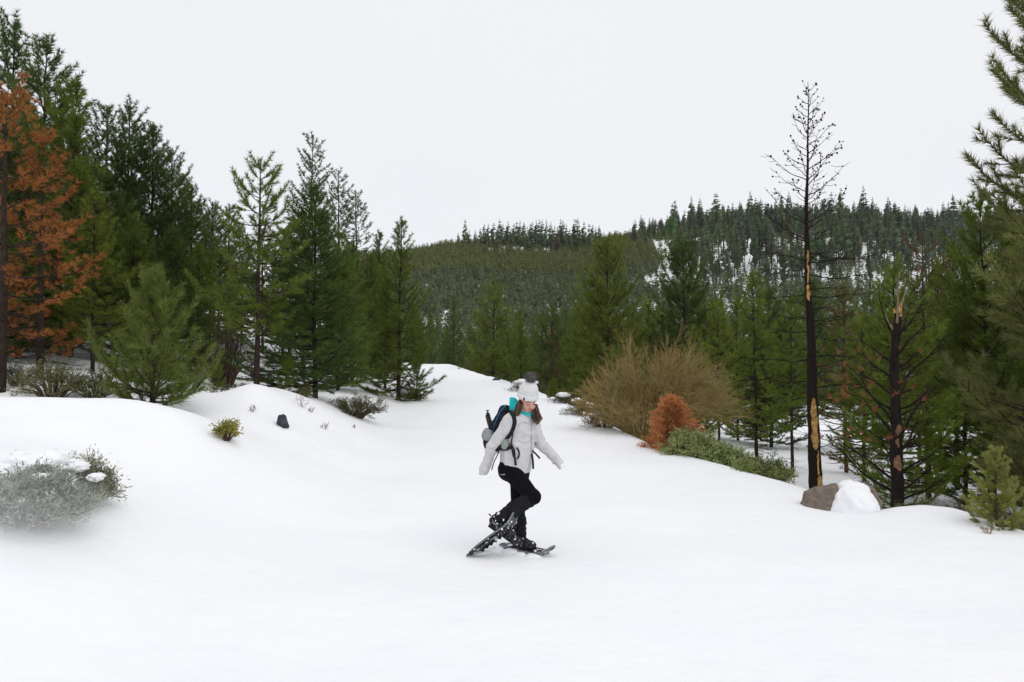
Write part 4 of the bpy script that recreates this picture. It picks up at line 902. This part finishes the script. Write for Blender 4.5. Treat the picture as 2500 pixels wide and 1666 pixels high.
# --- joints
pel = np.array([-.03, 0, .77]); chest = np.array([.03, -.005, 1.17]); neck = np.array([.065, -.03, 1.31])
shR, elR, wrR, cuR = zp(388, 452, -.15), zp(250, 645, -.10), zp(196, 800, -.06), zp(185, 845, -.055)
shL, elL, wrL, cuL = zp(548, 495, .11), zp(600, 622, .07), zp(728, 757, -.02), zp(754, 787, -.04)
hipR, knR, anR = pel + RT * .085 + [0, 0, .02], zp(540, 978, -.235), zp(300, 1142, -.20)
hipL, knL, anL = pel - RT * .085 + [0, 0, .02], zp(440, 1060, .03), zp(452, 1300, .07)
# --- head frame
HF = nrm(np.array([.40, -.80, -.42])); HU = nrm(np.array([.17, -.38, .9])); HU = nrm(HU - HF * (HU @ HF)); HR = np.cross(HF, HU)
HC = np.array([.094, -.06, 1.434])
def hp(f, r, u): return HC + HF * f + HR * r + HU * u
HM = np.stack([HF, HR, HU])
B = Field((-.50, -.42, -.03), (.52, .36, 1.62), .0045)
B.ell(hp(-.005, 0, .02), (.094, .074, .092), HM); B.ell(hp(.03, 0, -.045), (.058, .052, .062), HM, .03); B.ell(hp(.066, 0, -.092), (.020, .020, .018), HM, .025)
for q in (-1, 1):
    B.ell(hp(.060, q * .036, -.035), (.026, .024, .024), HM, .02); B.ell(hp(.098, q * .031, .006), (.012, .018, .010), HM, .012, 'cut')
    B.ell(hp(.076, q * .031, .004), (.0145, .0165, .0125), HM, .004); B.ell(hp(-.005, q * .076, -.005), (.017, .008, .030), HM, .006)
B.cone(hp(.088, 0, .012), hp(.107, 0, -.026), .009, .0125, .014); B.ell(hp(.098, 0, -.030), (.010, .017, .008), HM, .008)
B.ell(hp(.080, 0, -.060), (.016, .026, .012), HM, .012)
B.cone(hp(-.015, 0, -.06), neck, .050, .056, .03); B.cone(neck, chest, .058, .09, .05)
B.econe(pel, chest, RT, (.145, .105), (.15, .105), .05); B.econe(chest, chest + [.02, -.01, .09], RT, (.15, .10), (.13, .07), .05)
for sh, el, wr in ((shR, elR, wrR), (shL, elL, wrL)):
    B.cone(chest + [.02, 0, .06], sh, .055, .052, .04); B.cone(sh, el, .048, .039, .02); B.cone(el, wr, .038, .026, .02)
    d = nrm(wr - el); s1 = nrm(np.cross(d, [0, 1, .2])); s2 = np.cross(d, s1); pc = wr - d * .03   # curled hand inside the sleeve
    B.ell(pc, (.030, .034, .016), np.stack([d, s1, s2]), .012)
    for k, (o_, l_) in enumerate([(-.024, .8), (-.008, 1), (.008, .95), (.022, .75)]):
        a_ = pc + s1 * o_ + d * .024; b_ = a_ + d * .020 * l_ + s2 * .010; c_ = b_ - d * .004 + s2 * .020 * l_; e_ = c_ - d * .018 * l_ + s2 * .004
        B.cone(a_, b_, .0085, .008, .004); B.cone(b_, c_, .008, .0075, .003); B.cone(c_, e_, .0075, .0065, .003)
    a_ = pc - s1 * .028 - d * .01; b_ = a_ - s1 * .012 + d * .02 + s2 * .012; B.cone(a_, b_, .011, .0095, .006); B.cone(b_, b_ + d * .016 + s1 * .012 + s2 * .01, .0095, .008, .004)
B.ell(pel, (.13, .10, .10), np.stack([RT, FW, UP]), .04)
for hip, kn, an, ft in ((hipR, knR, anR, zp(372, 1262, -.2)), (hipL, knL, anL, zp(505, 1396, -.03))):
    B.cone(hip, kn, .078, .05, .04); B.cone(kn, kn * .7 + an * .3 - FW * .01, .05, .052, .03); B.cone(kn * .7 + an * .3, an, .05, .034, .03)
    B.cone(an, an * .25 + ft * .75, .030, .026, .02); B.cone(an * .5 + ft * .5, ft, .026, .018, .02)
person = thing('person', 'person in pale grey jacket, black leggings and cream bobble hat, one leg raised on snowshoes', 'person', (PX0, PY0, PZ0), me=B.mesh('person', M_SKIN))
# face details
g = Geo()
for q in (-1, 1):
    t = np.linspace(-1, 1, 7); g.tube(np.array([hp(.0905 - .005 * a * a, q * .031 + a * .014, -.0035 + .004 * a * a) for a in t]), .0028 + .0008 * (1 - t * t), 4)
link('eyelashes', g.mesh('eyelashes', M_LASH), person)
for q in (-1, 1):
    g = Geo(); g.tube(np.array([hp(.098 - .012 * abs(a), q * (.031 + a * .018), .026 + .004 * (1 - a * a)) for a in np.linspace(-1, 1, 7)]), .0026, 4); link('eyebrow', g.mesh('eyebrow', M_LASH), person)
def arc(f0, w, u0, lift, n=11): return [hp(f0 - .018 * a * a, a * w, u0 + lift * a * a) for a in np.linspace(-1, 1, n)]
g = Geo(); g.tube(arc(.0965, .028, -.0535, .012), .0036, 5); g.tube(arc(.094, .027, -.069, .026), .0046, 5); link('lips', g.mesh('lips', M_LIP, True), person)
g = Geo(); A_, B_ = np.array(arc(.0915, .018, -.0545, .007)), np.array(arc(.0905, .018, -.0655, .013)); V_ = np.concatenate([A_, B_]); i_ = np.arange(10); g.add(V_, np.stack([i_, i_ + 1, i_ + 12, i_ + 11], 1)); link('teeth', g.mesh('teeth', M_TEETH), person)

# --- jacket: one garment, hollow at hem and cuffs
J = Field((-.46, -.40, .66), (.52, .34, 1.46), .0045)
J.econe((-.03, 0, .70), (-.005, 0, .98), RT, (.172, .148), (.166, .140), .03); J.econe((-.005, 0, .98), chest, RT, (.166, .14), (.168, .138), .05)
J.econe(chest, chest + [.025, -.008, .09], RT, (.165, .128), (.13, .085), .05); J.cone(neck - [0, 0, .05], neck + [.004, -.004, .012], .085, .072, .03)
J.cone(chest + [.02, 0, .05], shR, .085, .072, .05); J.cone(chest + [.02, 0, .05], shL, .085, .068, .05)
J.cone(shR, elR, .070, .057, .03); J.cone(elR, wrR, .056, .048, .03); J.cone(wrR, cuR, .048, .042, .02)
J.cone(shL, elL, .064, .052, .025); J.cone(elL, wrL, .054, .042, .025); J.cone(wrL, cuL, .042, .041, .01)
J.ripple(.0075, wave(24, 0, 3)); J.ripple(.0035, wave(58, 0, 4))
ring = lambda P, a, b, n, amp: amp * np.sin(((P - a) @ nrm(b - a)) * n + 2.2 * np.sin(P[:, 1] * 30)) * np.exp(-.5 * (np.linalg.norm(P - b, axis=1) / .075) ** 2)
J.ripple(1, lambda P: ring(P, shR, elR, 95, .0045) + ring(P, shL, elL, 100, .0045) + ring(P, elR, wrR, 110, .003) + ring(P, elL, wrL, 110, .003))
hemn = nrm(np.array([-.045, 0, 1])); J._cut(-((np.stack(np.meshgrid(*J.ax, indexing='ij'), -1) - np.array([-.02, 0, .742])) @ hemn).astype(np.float32), .012)
J.econe((-.03, 0, .68), (-.02, 0, .80), RT, (.150, .126), (.12, .10), .01, 'cut')
dL = nrm(cuL - wrL); J._cut(((np.stack(np.meshgrid(*J.ax, indexing='ij'), -1) - (cuL + dL * .012)) @ dL).astype(np.float32), .01) if False else None
J.cone(cuL + dL * .055, cuL - dL * .015, .040, .034, .006, 'cut'); J.cone(cuR + nrm(cuR - wrR) * .06, cuR + nrm(cuR - wrR) * .012, .034, .03, .008, 'cut')
J.cone(neck + [.012, -.008, .10], neck + [.008, -.006, -.01], .062, .05, .01, 'cut')
jacket = link('jacket', J.mesh('jacket', M_JACKET), person)
def ribbon(pts, w, th, F=J, lift=.004, free=False, n=4):
    """flat band laid on a garment's surface through zoom-pixel waypoints (or free points)"""
    P, N = [], []
    if free: Q = [np.array(p, float) for p in pts]
    else: Q = [np.array([*p, 0.])[:2] for p in pts]
    R_ = []
    for a, b in zip(Q[:-1], Q[1:]): R_ += [a + (b - a) * t / n for t in range(n)]
    R_.append(Q[-1])
    for q in R_:
        if free: P.append(q); N.append(np.array([-.3, -.95, .1])); continue
        h = F.hit((q[0] - 431) * PM, (1403 - q[1]) * PM)
        if h is None: continue
        P.append(h[0] + h[1] * lift); N.append(h[1])
    P = np.array(P); N = np.array(N)
    if len(P) > 4:
        for _ in range(2): P[1:-1] = P[1:-1] * .5 + (P[:-2] + P[2:]) * .25; N[1:-1] = N[1:-1] * .5 + (N[:-2] + N[2:]) * .25
    T = np.gradient(P, axis=0); S = nrm(np.cross(T, N)) * w * .5; U = nrm(N) * th * .5
    V = np.stack([P - S - U, P + S - U, P + S + U, P - S + U], 1).reshape(-1, 3); k = len(P); F_ = []
    for i in range(k - 1):
        for j in range(4): F_.append((i * 4 + j, i * 4 + (j + 1) % 4, i * 4 + 4 + (j + 1) % 4, i * 4 + 4 + j))
    F_ += [(3, 2, 1, 0), tuple((k - 1) * 4 + j for j in range(4))]
    return V, np.array(F_)
def rib(name, bands, m, parent, **kw):
    g = Geo()
    for pts, w, th in bands: g.add(*ribbon(pts, w, th, **kw))
    return link(name, g.mesh(name, m), parent)
rib('zip', [([(527, 455), (533, 540), (530, 640), (522, 730), (512, 812)], .010, .005)], M_SEAM, jacket, lift=.001)
for w_ in ([(432, 488), (450, 468), (485, 462), (522, 482)], [(440, 590), (470, 610), (510, 612)], [(300, 800), (360, 812), (430, 806), (505, 800)], [(205, 640), (240, 648), (275, 640)]): rib('seam', [(w_, .0045, .004)], M_SEAM, jacket, lift=.0005)
C = Field((-.08, -.20, 1.16), (.22, .16, 1.46), .0045)
# --- turquoise hood at the nape and collar
C.ell((-.056, .040, 1.395), (.070, .074, .064), None, .02); C.ell((.0, .01, 1.365), (.06, .075, .045), None, .03); C.ell((-.065, .03, 1.425), (.034, .05, .022), None, .02)
for k in range(16):
    a = k / 15 * 4.4 - 2.6; c_ = neck + np.array([.012, -.012, .012 - .022 * math.cos(a)]); C.cone(c_ + (FW * math.cos(a) + RT * math.sin(a)) * .062 - UP * .02 * max(0, math.cos(a)), c_ + (FW * math.cos(a + .29) + RT * math.sin(a + .29)) * .062, .021, .021, .012)
C.ripple(.004, wave(40, 0, 8)); C.cone(hp(-.02, 0, -.07), neck, .044, .044, .005, 'cut')
link('fleece_hood', C.mesh('fleece_hood', M_TEAL), person)
rib('collar', [([(500, 412), (518, 430), (531, 456)], .020, .008), ([(552, 418), (545, 440), (535, 460)], .018, .008)], M_SEAM, jacket, lift=.01)

# --- leggings, gaiters, boots
T = Field((-.24, -.34, .20), (.28, .20, .90), .0045)
T.ell(pel + [.0, .01, .0], (.145, .118, .105), np.stack([RT, FW, UP]), .03); T.cone(hipR, knR, .098, .064, .05); T.cone(hipL, knL, .100, .074, .05); T.ell(knR + FW * .004, (.064, .064, .062), None, .02)
T.cone(knL, anL * .5 + knL * .5, .060, .054, .03); T.cone(knR, anR * .3 + knR * .7, .066, .064, .03); T.ell(pel - FW * .045 + RT * .05 - UP * .03, (.08, .07, .07), None, .04)
T.ripple(.0025, wave(48, 0, 9))
link('leggings', T.mesh('leggings', M_BLACK), person)
def shinpart(name, kn, an, f0, r0, r1, r2, seed):
    a = kn * (1 - f0) + an * f0; m_ = kn * .45 + an * .55; lo = np.minimum(kn, an) - .13; F = Field(lo, np.maximum(kn, an) + .13, .0045)
    F.cone(a, m_, r0, r1, .03); F.cone(m_, an + nrm(an - kn) * .035, r1, r2, .03); F.ripple(.0045, wave(55, 0, seed)); F.ripple(1, lambda P: .0028 * np.sin(((P - kn) @ nrm(an - kn)) * 120 + 2 * np.sin(P[:, 0] * 40)))
    return link(name, F.mesh(name, M_GAIT), person), F
gaR, FR = shinpart('gaiter', knR, anR, .10, .070, .070, .062, 11); gaL, FL = shinpart('gaiter', knL, anL, .30, .056, .062, .060, 12)
def boot(an, heel, toe, up, sd_):
    F = Field(np.minimum(np.minimum(an, heel), toe) - .10, np.maximum(np.maximum(an, heel), toe) + .10, .004); ax = nrm(toe - heel); up = nrm(up - ax * (up @ ax)); L = np.linalg.norm(toe - heel)
    F.cone(heel + ax * .04 + up * .05, toe - ax * .045 + up * .036, .046, .038, .02); F.ell(toe - ax * .055 + up * .035, (.055, .046, .036), np.stack([ax, np.cross(up, ax), up]), .02)
    F.cone(heel + ax * .055 + up * .05, an, .048, .052, .03); F.ell(heel + ax * .035 + up * .035, (.042, .042, .04), np.stack([ax, np.cross(up, ax), up]), .02)
    n_ = up; F._cut(-((np.stack(np.meshgrid(*F.ax, indexing='ij'), -1) - (heel + up * .002)) @ n_).astype(np.float32), .008); F.ripple(.003, wave(70, 0, sd_))
    b = link('boot', F.mesh('boot', M_BOOT), person); g = Geo(); sdv = np.cross(up, ax)
    g.add(*[(lambda Q: (Q, np.array([(i, (i + 1) % 12, 12 + (i + 1) % 12, 12 + i) for i in range(12)])))(np.concatenate([np.array([heel + ax * (L * .5 + L * .52 * math.cos(t)) + sdv * .047 * math.sin(t) * (1 + .1 * math.cos(t)) + up * h_ for t in np.arange(12) * math.pi / 6]) for h_ in (-.012, .008)]))][0])
    link('sole', g.mesh('sole', M_PLAST), b); return b, F
hR, tR = zp(236, 1172, -.205), zp(402, 1292, -.205); hL, tL = zp(392, 1404, .075), zp(560, 1412, -.075)
hL[2] = .035; tL[2] = .035
bR, BFR = boot(anR, hR, tR, np.array([.62, 0, .78]), 21); bL, BFL = boot(anL, hL, tL, UP, 22)
# caked snow on gaiters and boots
rngp = np.random.default_rng(3); rdp = random.Random(3)
def clumps(F, n, zone, parent, smin=.004, smax=.012):
    V, Q = F.surface(); c = V[zone(V)]; g = Geo(); ico = bmesh.new(); bmesh.ops.create_icosphere(ico, subdivisions=1, radius=1); IV = np.array([v.co for v in ico.verts]); IF = np.array([[v.index for v in f.verts] for f in ico.faces]); ico.free()
    for p in c[rngp.integers(0, len(c), n)]: s_ = rngp.uniform(smin, smax); g.add(IV * s_ * rngp.uniform(.6, 1.4, 3) * rngp.uniform(.85, 1.15, IV.shape) + p, IF)
    return link('snow_clump', g.mesh('snow_clump', M_SNOW, True), parent, kind='stuff')
clumps(FR, 26, lambda V: ((V - knR) @ nrm(anR - knR)) > .30, gaR); clumps(FL, 14, lambda V: V[:, 2] < .22, gaL, .003, .007); clumps(BFR, 40, lambda V: V[:, 1] < 1, bR); clumps(BFL, 40, lambda V: V[:, 2] < .13, bL)

# --- hair
g = Geo()
def lock(pts, spread, n, r, seed):
    rng = np.random.default_rng(seed); P = np.array(pts, float); s = np.linspace(0, len(P) - 1, 12); i = np.minimum(s.astype(int), len(P) - 2); f = (s - i)[:, None]
    f = f * f * (3 - 2 * f) * .5 + f * .5; base = P[i] * (1 - f) + P[i + 1] * f
    for k in range(n):
        o_ = rng.normal(size=3); o_ *= rng.uniform(.1, 1) ** .5 / np.linalg.norm(o_); u = np.linspace(0, 1, 12)[:, None]; l = rng.uniform(.75, 1.06)
        Q = base * 1.0 + o_ * np.interp(u, [0, .3, .75, 1], [.6, 1, 1, .45]) * spread; Q = Q[0] + (Q - Q[0]) * l
        Q += np.stack([np.sin(u[:, 0] * 11 + k * .7), np.sin(u[:, 0] * 9 + 2 * k), 0 * u[:, 0]], 1) * .011 * u
        g.tube(Q, r * np.interp(u[:, 0], [0, .4, 1], [1, 1, .25]), 4)
lock([zp(452, 312, -.09), zp(436, 345, -.135), zp(420, 400, -.165), zp(414, 445, -.165), zp(420, 478, -.165)], .026, 75, .0042, 1)
lock([zp(470, 318, -.10), zp(450, 350, -.130), zp(440, 385, -.150), zp(430, 420, -.16)], .016, 30, .004, 2)
lock([zp(566, 345, -.03), zp(566, 385, -.06), zp(580, 420, -.09), zp(576, 455, -.10), zp(572, 478, -.10)], .028, 80, .0042, 3)
lock([zp(560, 360, -.05), zp(585, 410, -.08), zp(602, 440, -.09), zp(590, 470, -.09)], .014, 22, .0032, 4)
lock([zp(545, 375, -.08), zp(548, 410, -.12), zp(545, 440, -.13), zp(556, 470, -.13)], .014, 26, .0036, 5)
link('hair', g.mesh('hair', M_HAIR, True), person)
# --- beanie: ribbed rows, folded brim, tag, pompom
prof = []
for i in range(61):
    t = i / 60; h = .036 + t * .150; r_ = .0985 * math.sqrt(max(0.0, 1 - max(0, (t - .18) / .86) ** 3.0)) * (1 - .10 * t) + .0028 * math.sin(t * 2 * math.pi * 11.5); prof.append((max(r_, .004), h))
HX = nrm(HU * 1.0 + np.array([-.02, .10, .05])); HA = nrm(HF - HX * (HF @ HX)); HB = np.cross(HA, HX)
def lathe(pr, n=44, wob=0.0, ribs=0):
    V = []; a = np.arange(n) * 2 * math.pi / n
    for r_, h in pr:
        rr = r_ * (1 + wob * np.sin(a * ribs)); V.append(HC + HX * h - HF * .004 + np.outer(np.cos(a) * rr * 1.02, HA) + np.outer(np.sin(a) * rr * .95, HB))
    k = len(pr); i = np.arange(n); F = np.concatenate([np.stack([s * n + i, s * n + (i + 1) % n, (s + 1) * n + (i + 1) % n, (s + 1) * n + i], 1) for s in range(k - 1)])
    return np.concatenate(V), F
hat = link('beanie', mesh('beanie', [(*lathe(prof), 0, True)], M_HAT), person)
br = [(.094, .026), (.1005, .022), (.1045, .026), (.106, .043), (.1055, .063), (.1035, .072), (.099, .074), (.095, .068)]
link('brim', mesh('brim', [(*lathe(br, 180, .010, 45), 0, True)], M_HAT), hat)
_a = math.radians(222) ; q = HC + HX * .020 - HF * .004 + HA * math.cos(_a) * .1075 + HB * math.sin(_a) * .101
_best = min(np.arange(0, 6.28, .02), key=lambda a: abs((HC + HA * math.cos(a) * .108 + HB * math.sin(a) * .102)[0] - (474 - 431) * PM) + (0 if (HA * math.cos(a) + HB * math.sin(a))[1] < 0 else 9))
q = HC + HX * .038 - HF * .004 + HA * math.cos(_best) * .109 + HB * math.sin(_best) * .1025
g = Geo(); nn_ = nrm(HA * math.cos(_best) + HB * math.sin(_best)); g.box(q, (.014, .004, .024), np.stack([np.cross(HX, nn_), nn_, HX], 1)); link('tag', g.mesh('tag', M_STRAP), hat)
pc = HC + HX * .222 - HF * .004; g = Geo(); rng = np.random.default_rng(8); d = nrm(rng.normal(size=(5200, 3))); 
V_, F_ = needles(pc + d * .022, d, 1, .040, .0032, rng, .35); g.add(V_, F_)
ic = bmesh.new(); bmesh.ops.create_icosphere(ic, subdivisions=3, radius=.044); g.add(np.array([v.co for v in ic.verts]) + pc, np.array([[v.index for v in f.verts] for f in ic.faces])); ic.free()
link('pompom', g.mesh('pompom', M_FUR), hat)

# --- backpack
PO = (PX0, PY0, PZ0)
pack = thing('backpack', 'black daypack with blue piping and grey lower pocket on the person\'s back', 'backpack', PO)
K = Field((-.42, -.14, .92), (.06, .40, 1.46), .005); pt, pb = zp(352, 392, .13), zp(268, 615, .16)
K.econe(pt, pb, RT, (.105, .060), (.145, .095), .03); K.econe(pb, pb - [.01, -.005, .05], RT, (.14, .09), (.12, .07), .03); K.ripple(.006, wave(30, 0, 31)); K.ripple(.002, wave(80, 0, 32))
link('pack_body', K.mesh('pack_body', M_PACK), pack)
K2 = Field((-.44, -.12, .95), (-.10, .36, 1.20), .005); K2.ell(zp(214, 572, .10), (.062, .10, .070), None, .02); K2.ell(zp(225, 560, -.02), (.04, .06, .06), None, .03); K2.ripple(.005, wave(45, 0, 33)); link('lower_pocket', K2.mesh('lower_pocket', M_PACKG), pack)
rib('piping', [([(346, 352), (318, 380), (290, 425), (268, 480), (250, 540)], .008, .006)], M_BLUE, pack, F=K, lift=.004)
rib('shoulder_strap', [([(386, 392), (404, 420), (410, 462), (392, 520), (362, 566), (318, 618), (280, 664)], .040, .010)], M_STRAP, pack, lift=.006)
rib('webbing', [([(388, 512), (394, 560), (392, 620)], .012, .005), ([(388, 625), (402, 655), (408, 700)], .026, .010), ([(405, 640), (412, 700), (416, 765)], .020, .007)], M_STRAP, pack, lift=.016)
g = Geo()
for px_, py_ in ((390, 515), (392, 618), (403, 648), (410, 700)):
    h = J.hit((px_ - 431) * PM, (1403 - py_) * PM); g.box(h[0] + h[1] * .022, (.026, .012, .018))
link('buckle', g.mesh('buckle', M_PLAST), pack)
KP = Field((-.20, -.36, .90), (.0, .0, 1.15), .005); h = J.hit((345 - 431) * PM, (1403 - 618) * PM); KP.ell(h[0] + h[1] * .012, (.046, .030, .060), None, .01); KP.ripple(.004, wave(50, 0, 34)); link('belt_pocket', KP.mesh('belt_pocket', M_SAGE), pack)
rib('hip_belt', [([(300, 645), (345, 655), (385, 640)], .030, .010), ([(425, 640), (440, 668), (440, 700), (428, 722)], .014, .006)], M_STRAP, pack, lift=.008)
e1 = J.hit((532 - 431) * PM, (1403 - 690) * PM)[0]
rib('strap_end', [([e1, zp(543, 735, e1[1] - .01), zp(545, 803, e1[1] - .012)], .019, .004), ([e1 + [0, 0, .03], zp(560, 690, e1[1]), zp(594, 728, e1[1] - .01)], .016, .004)], M_STRAP, pack, free=True)
rib('strap_end', [([zp(300, 670, -.16), zp(275, 720, -.17), zp(262, 745, -.17), zp(247, 800, -.17)], .010, .003)], M_STRAP, pack, free=True)
# tripod strapped to the pack's side
tri = thing('tripod', 'small black folded tripod sticking up from the side of the backpack', 'tripod', PO); g = Geo(); a_, b_ = zp(240, 522, -.03), zp(212, 420, -.01)
for k in range(3): o_ = np.array([math.cos(k * 2.1) * .013, math.sin(k * 2.1) * .013, 0]); g.tube(np.array([a_ + o_, (a_ + b_) / 2 + o_ * 1.2, b_ + o_ * 1.1]), [.013, .014, .013], 8)
link('leg', g.mesh('leg', M_PLAST, True), tri); g = Geo(); g.tube(np.array([b_ + [.006, 0, 0], b_ + [.004, 0, .016], b_ + [.004, 0, .030]]), [.021, .019, .010], 10); g.tube(np.array([b_ + [.003, 0, .028], b_ + [.002, 0, .044]]), .006, 8); link('head', g.mesh('head', M_PLAST, True), tri)
g = Geo(); g.box(b_ + [.002, 0, .047], (.034, .030, .007)); link('plate', g.mesh('plate', M_PLAST), tri)

# --- snowshoes
def snowshoe(label, c, t, l, liftdeg, toe, heel, seed):
    t = nrm(np.array(t, float)); l = np.array(l, float); l = nrm(l - t * (l @ t)); n = np.cross(t, l); n = n if n @ np.array([-.3, 0, 1]) > 0 else -n
    r = thing('snowshoe', label, 'snowshoe', PO); S = lambda a, b, h=0: c + t * a + l * b + n * h
    g = Geo(); out = []
    for k in range(41):
        u = k / 40 * 2 * math.pi; x = .315 * math.cos(u); w = .098 * (1 - .22 * max(0, -math.cos(u)) ** 1.5) * (1 - .12 * max(0, math.cos(u))); y = w * np.sign(math.sin(u)) * abs(math.sin(u)) ** .62
        up = .075 * max(0, (x - .17) / .145) ** 1.8
        out.append(S(x, y, up))
    g.tube(np.array(out), .0095, 8, False); link('frame', g.mesh('frame', M_METAL, True), r)
    g = Geo(); V_ = []; m_ = 21; 
    for k in range(m_):
        x = -.30 + .60 * k / (m_ - 1); w = .098 * math.sqrt(max(.04, 1 - (x / .315) ** 4)) * (.80 if x < -.2 else .97) * (1 - .12 * max(0, x) / .315); hole = .05 < x < .16; up = .075 * max(0, (x - .17) / .145) ** 1.8
        for y in (-1, -.35, .35, 1): V_.append(S(x, y * w * (.96 if abs(y) == 1 else 1), up + .002))
    F_ = []
    for k in range(m_ - 1):
        x = -.30 + .60 * (k + .5) / (m_ - 1)
        for j in range(3):
            if j == 1 and .04 < x < .17: continue
            F_.append((k * 4 + j, k * 4 + j + 1, k * 4 + 5 + j, k * 4 + 4 + j))
    V_ = np.array(V_); F_ = np.array(F_); k = len(V_); dm = mesh('deck', [(np.concatenate([V_, V_ - n * .003]), np.concatenate([F_, F_[:, ::-1] + k]), 0, False)], M_DECK); link('deck', dm, r)
    for s_ in (-1, 1):   # toothed traction rails under the deck
        g = Geo(); V_ = []; N_ = 27
        for k in range(N_):
            x = -.26 + .46 * k / (N_ - 1)
            for d_ in (-.002, .002): V_ += [S(x, s_ * .072 + d_, -.002), S(x, s_ * .072 + d_, -.018 - (.016 if k % 3 == 1 else 0))]
        V_ = np.array(V_); F_ = []
        for k in range(N_ - 1): a = k * 4; F_ += [(a, a + 4, a + 5, a + 1), (a + 3, a + 7, a + 6, a + 2), (a + 1, a + 5, a + 7, a + 3)]
        g.add(V_, F_); link('traction_rail', g.mesh('traction_rail', M_PLAST), r)
    # binding plate follows the boot, hinged under the ball of the foot
    ax = nrm(toe - heel); sd_ = nrm(np.cross(np.cross(ax, l), ax)); sd_ = nrm(l - ax * (l @ ax)); u_ = np.cross(ax, sd_); u_ = u_ if u_ @ n > 0 else -u_; Lf = np.linalg.norm(toe - heel)
    Pf = lambda a, b, h=0: heel + ax * a + sd_ * b + u_ * h
    g = Geo(); g.box(Pf(Lf * .5, 0, -.016), (Lf * 1.02, .085, .006), np.stack([ax, sd_, u_], 1)); bd = link('binding', g.mesh('binding', M_PLAST), r)
    for a0, hh in ((Lf * .86, .062), (Lf * .62, .082), (.03, .10)):
        g = Geo(); P_ = [Pf(a0, -.056, -.01), Pf(a0, -.054, hh * .7), Pf(a0 - .01, 0, hh + .012), Pf(a0, .054, hh * .7), Pf(a0, .056, -.01)]
        if a0 < .04: P_ = [Pf(.10, -.055, .02), Pf(.02, -.052, .05), Pf(-.022, 0, .055), Pf(.02, .052, .05), Pf(.10, .055, .02)]
        P_ = np.array(P_); s_ = np.linspace(0, 4, 17); i_ = np.minimum(s_.astype(int), 3); f_ = (s_ - i_)[:, None]; P_ = P_[i_] * (1 - f_) + P_[i_ + 1] * f_
        W_ = ax * .011; U_ = u_ * .002; Vv = np.stack([P_ - W_ - U_, P_ + W_ - U_, P_ + W_ + U_, P_ - W_ + U_], 1).reshape(-1, 3); g.add(Vv, [(i * 4 + j, i * 4 + (j + 1) % 4, i * 4 + 4 + (j + 1) % 4, i * 4 + 4 + j) for i in range(16) for j in range(4)])
        link('strap', g.mesh('strap', M_METAL if a0 < .04 else M_STRAP), bd)
    g = Geo(); g.tube(np.array([Pf(-.02, -.02, .055), Pf(-.045, -.022, .062), Pf(-.062, -.024, .060)]), [.005, .007, .005], 5); link('strap_tail', g.mesh('strap_tail', M_STRAP), bd)
    for s_ in (-1, 1):   # crampon claws
        g = Geo()
        for a_ in (.12, .15, .18): q = S(a_ - .02, s_ * .034, -.006); g.add(np.array([q - t * .013 - l * .002, q + t * .013 - l * .002, q - n * .036, q - t * .013 + l * .002, q + t * .013 + l * .002]), [(0, 1, 2), (4, 3, 2), (0, 3, 1), (1, 3, 4)])
        link('crampon', g.mesh('crampon', M_METAL), r)
    rng = np.random.default_rng(seed); g = Geo(); ico = bmesh.new(); bmesh.ops.create_icosphere(ico, subdivisions=1, radius=1); IV = np.array([v.co for v in ico.verts]); IF = np.array([[v.index for v in f.verts] for f in ico.faces]); ico.free()
    for k in range(45):
        a_ = rng.uniform(-.29, .26); s_ = rng.uniform(.005, .014) * (1.5 if rng.random() < .15 else 1); g.add(IV * s_ * rng.uniform(.6, 1.5, 3) * rng.uniform(.85, 1.15, IV.shape) + S(a_, rng.uniform(-.09, .09), rng.uniform(-.012, .008) + .075 * max(0, (a_ - .17) / .145) ** 1.8), IF)
    link('snow_clump', g.mesh('snow_clump', M_SNOW, True), r, kind='stuff')
    return r
snowshoe('snowshoe under the standing leg, lying flat and partly sunk in the snow', zp(497, 1400, 0) * np.array([1, 0, 0]) + np.array([0, .0, .020]), FW, -RT, 0, tL, hL, 1)
snowshoe('snowshoe of the raised leg, tilted with its tail pointing down to the left', zp(262, 1266, -.21), (.455, -.16, .36), (-.44, -.84, .24), 0, tR, hR, 2)
g = Geo(); g.tube(np.array([zp(500, 1340, -.03), zp(518, 1329, -.04), zp(526, 1327, -.045)]), [.006, .017, .012], 8); link('buckle', g.mesh('buckle', M_PACKG), bL)
# trodden snow round the standing snowshoe
pile = thing('snow_pile', 'little heap of loose snow pushed up round the standing snowshoe', 'snow', (PX0, PY0, PZ0))
for k, (a_, b_, s_) in enumerate([(-.20, .03, .09), (-.10, -.11, .10), (.02, -.12, .07), (.16, -.10, .08), (.22, .02, .05), (-.26, -.06, .07), (-.05, .12, .10), (-.36, -.18, .10), (-.3, -.3, .12)]):
    q = np.array([.087, 0, 0]) + FW * a_ + (-RT) * b_; o = link('snow_lump', rocky('snow_lump', (s_, s_ * .8, s_ * .32), 40 + k, [M_SNOW], .25, 1.8, 3), pile); o.location = (q[0], q[1], -.004)
# ---------------------------------------------------------------- the thin winter air
M_HAZE = bpy.data.materials.new('haze'); M_HAZE.use_nodes = True; _n, _l = M_HAZE.node_tree.nodes, M_HAZE.node_tree.links
_n.remove(_n['Principled BSDF']); _v = _n.new('ShaderNodeVolumePrincipled'); _v.inputs['Color'].default_value = (.9, .94, 1, 1); _v.inputs['Density'].default_value = .00006
_l.new(_v.outputs[0], _n['Material Output'].inputs['Volume'])
g = Geo(); g.box((0, 340, 45), (1900, 1800, 180)); link('haze', g.mesh('haze', M_HAZE), kind='stuff')
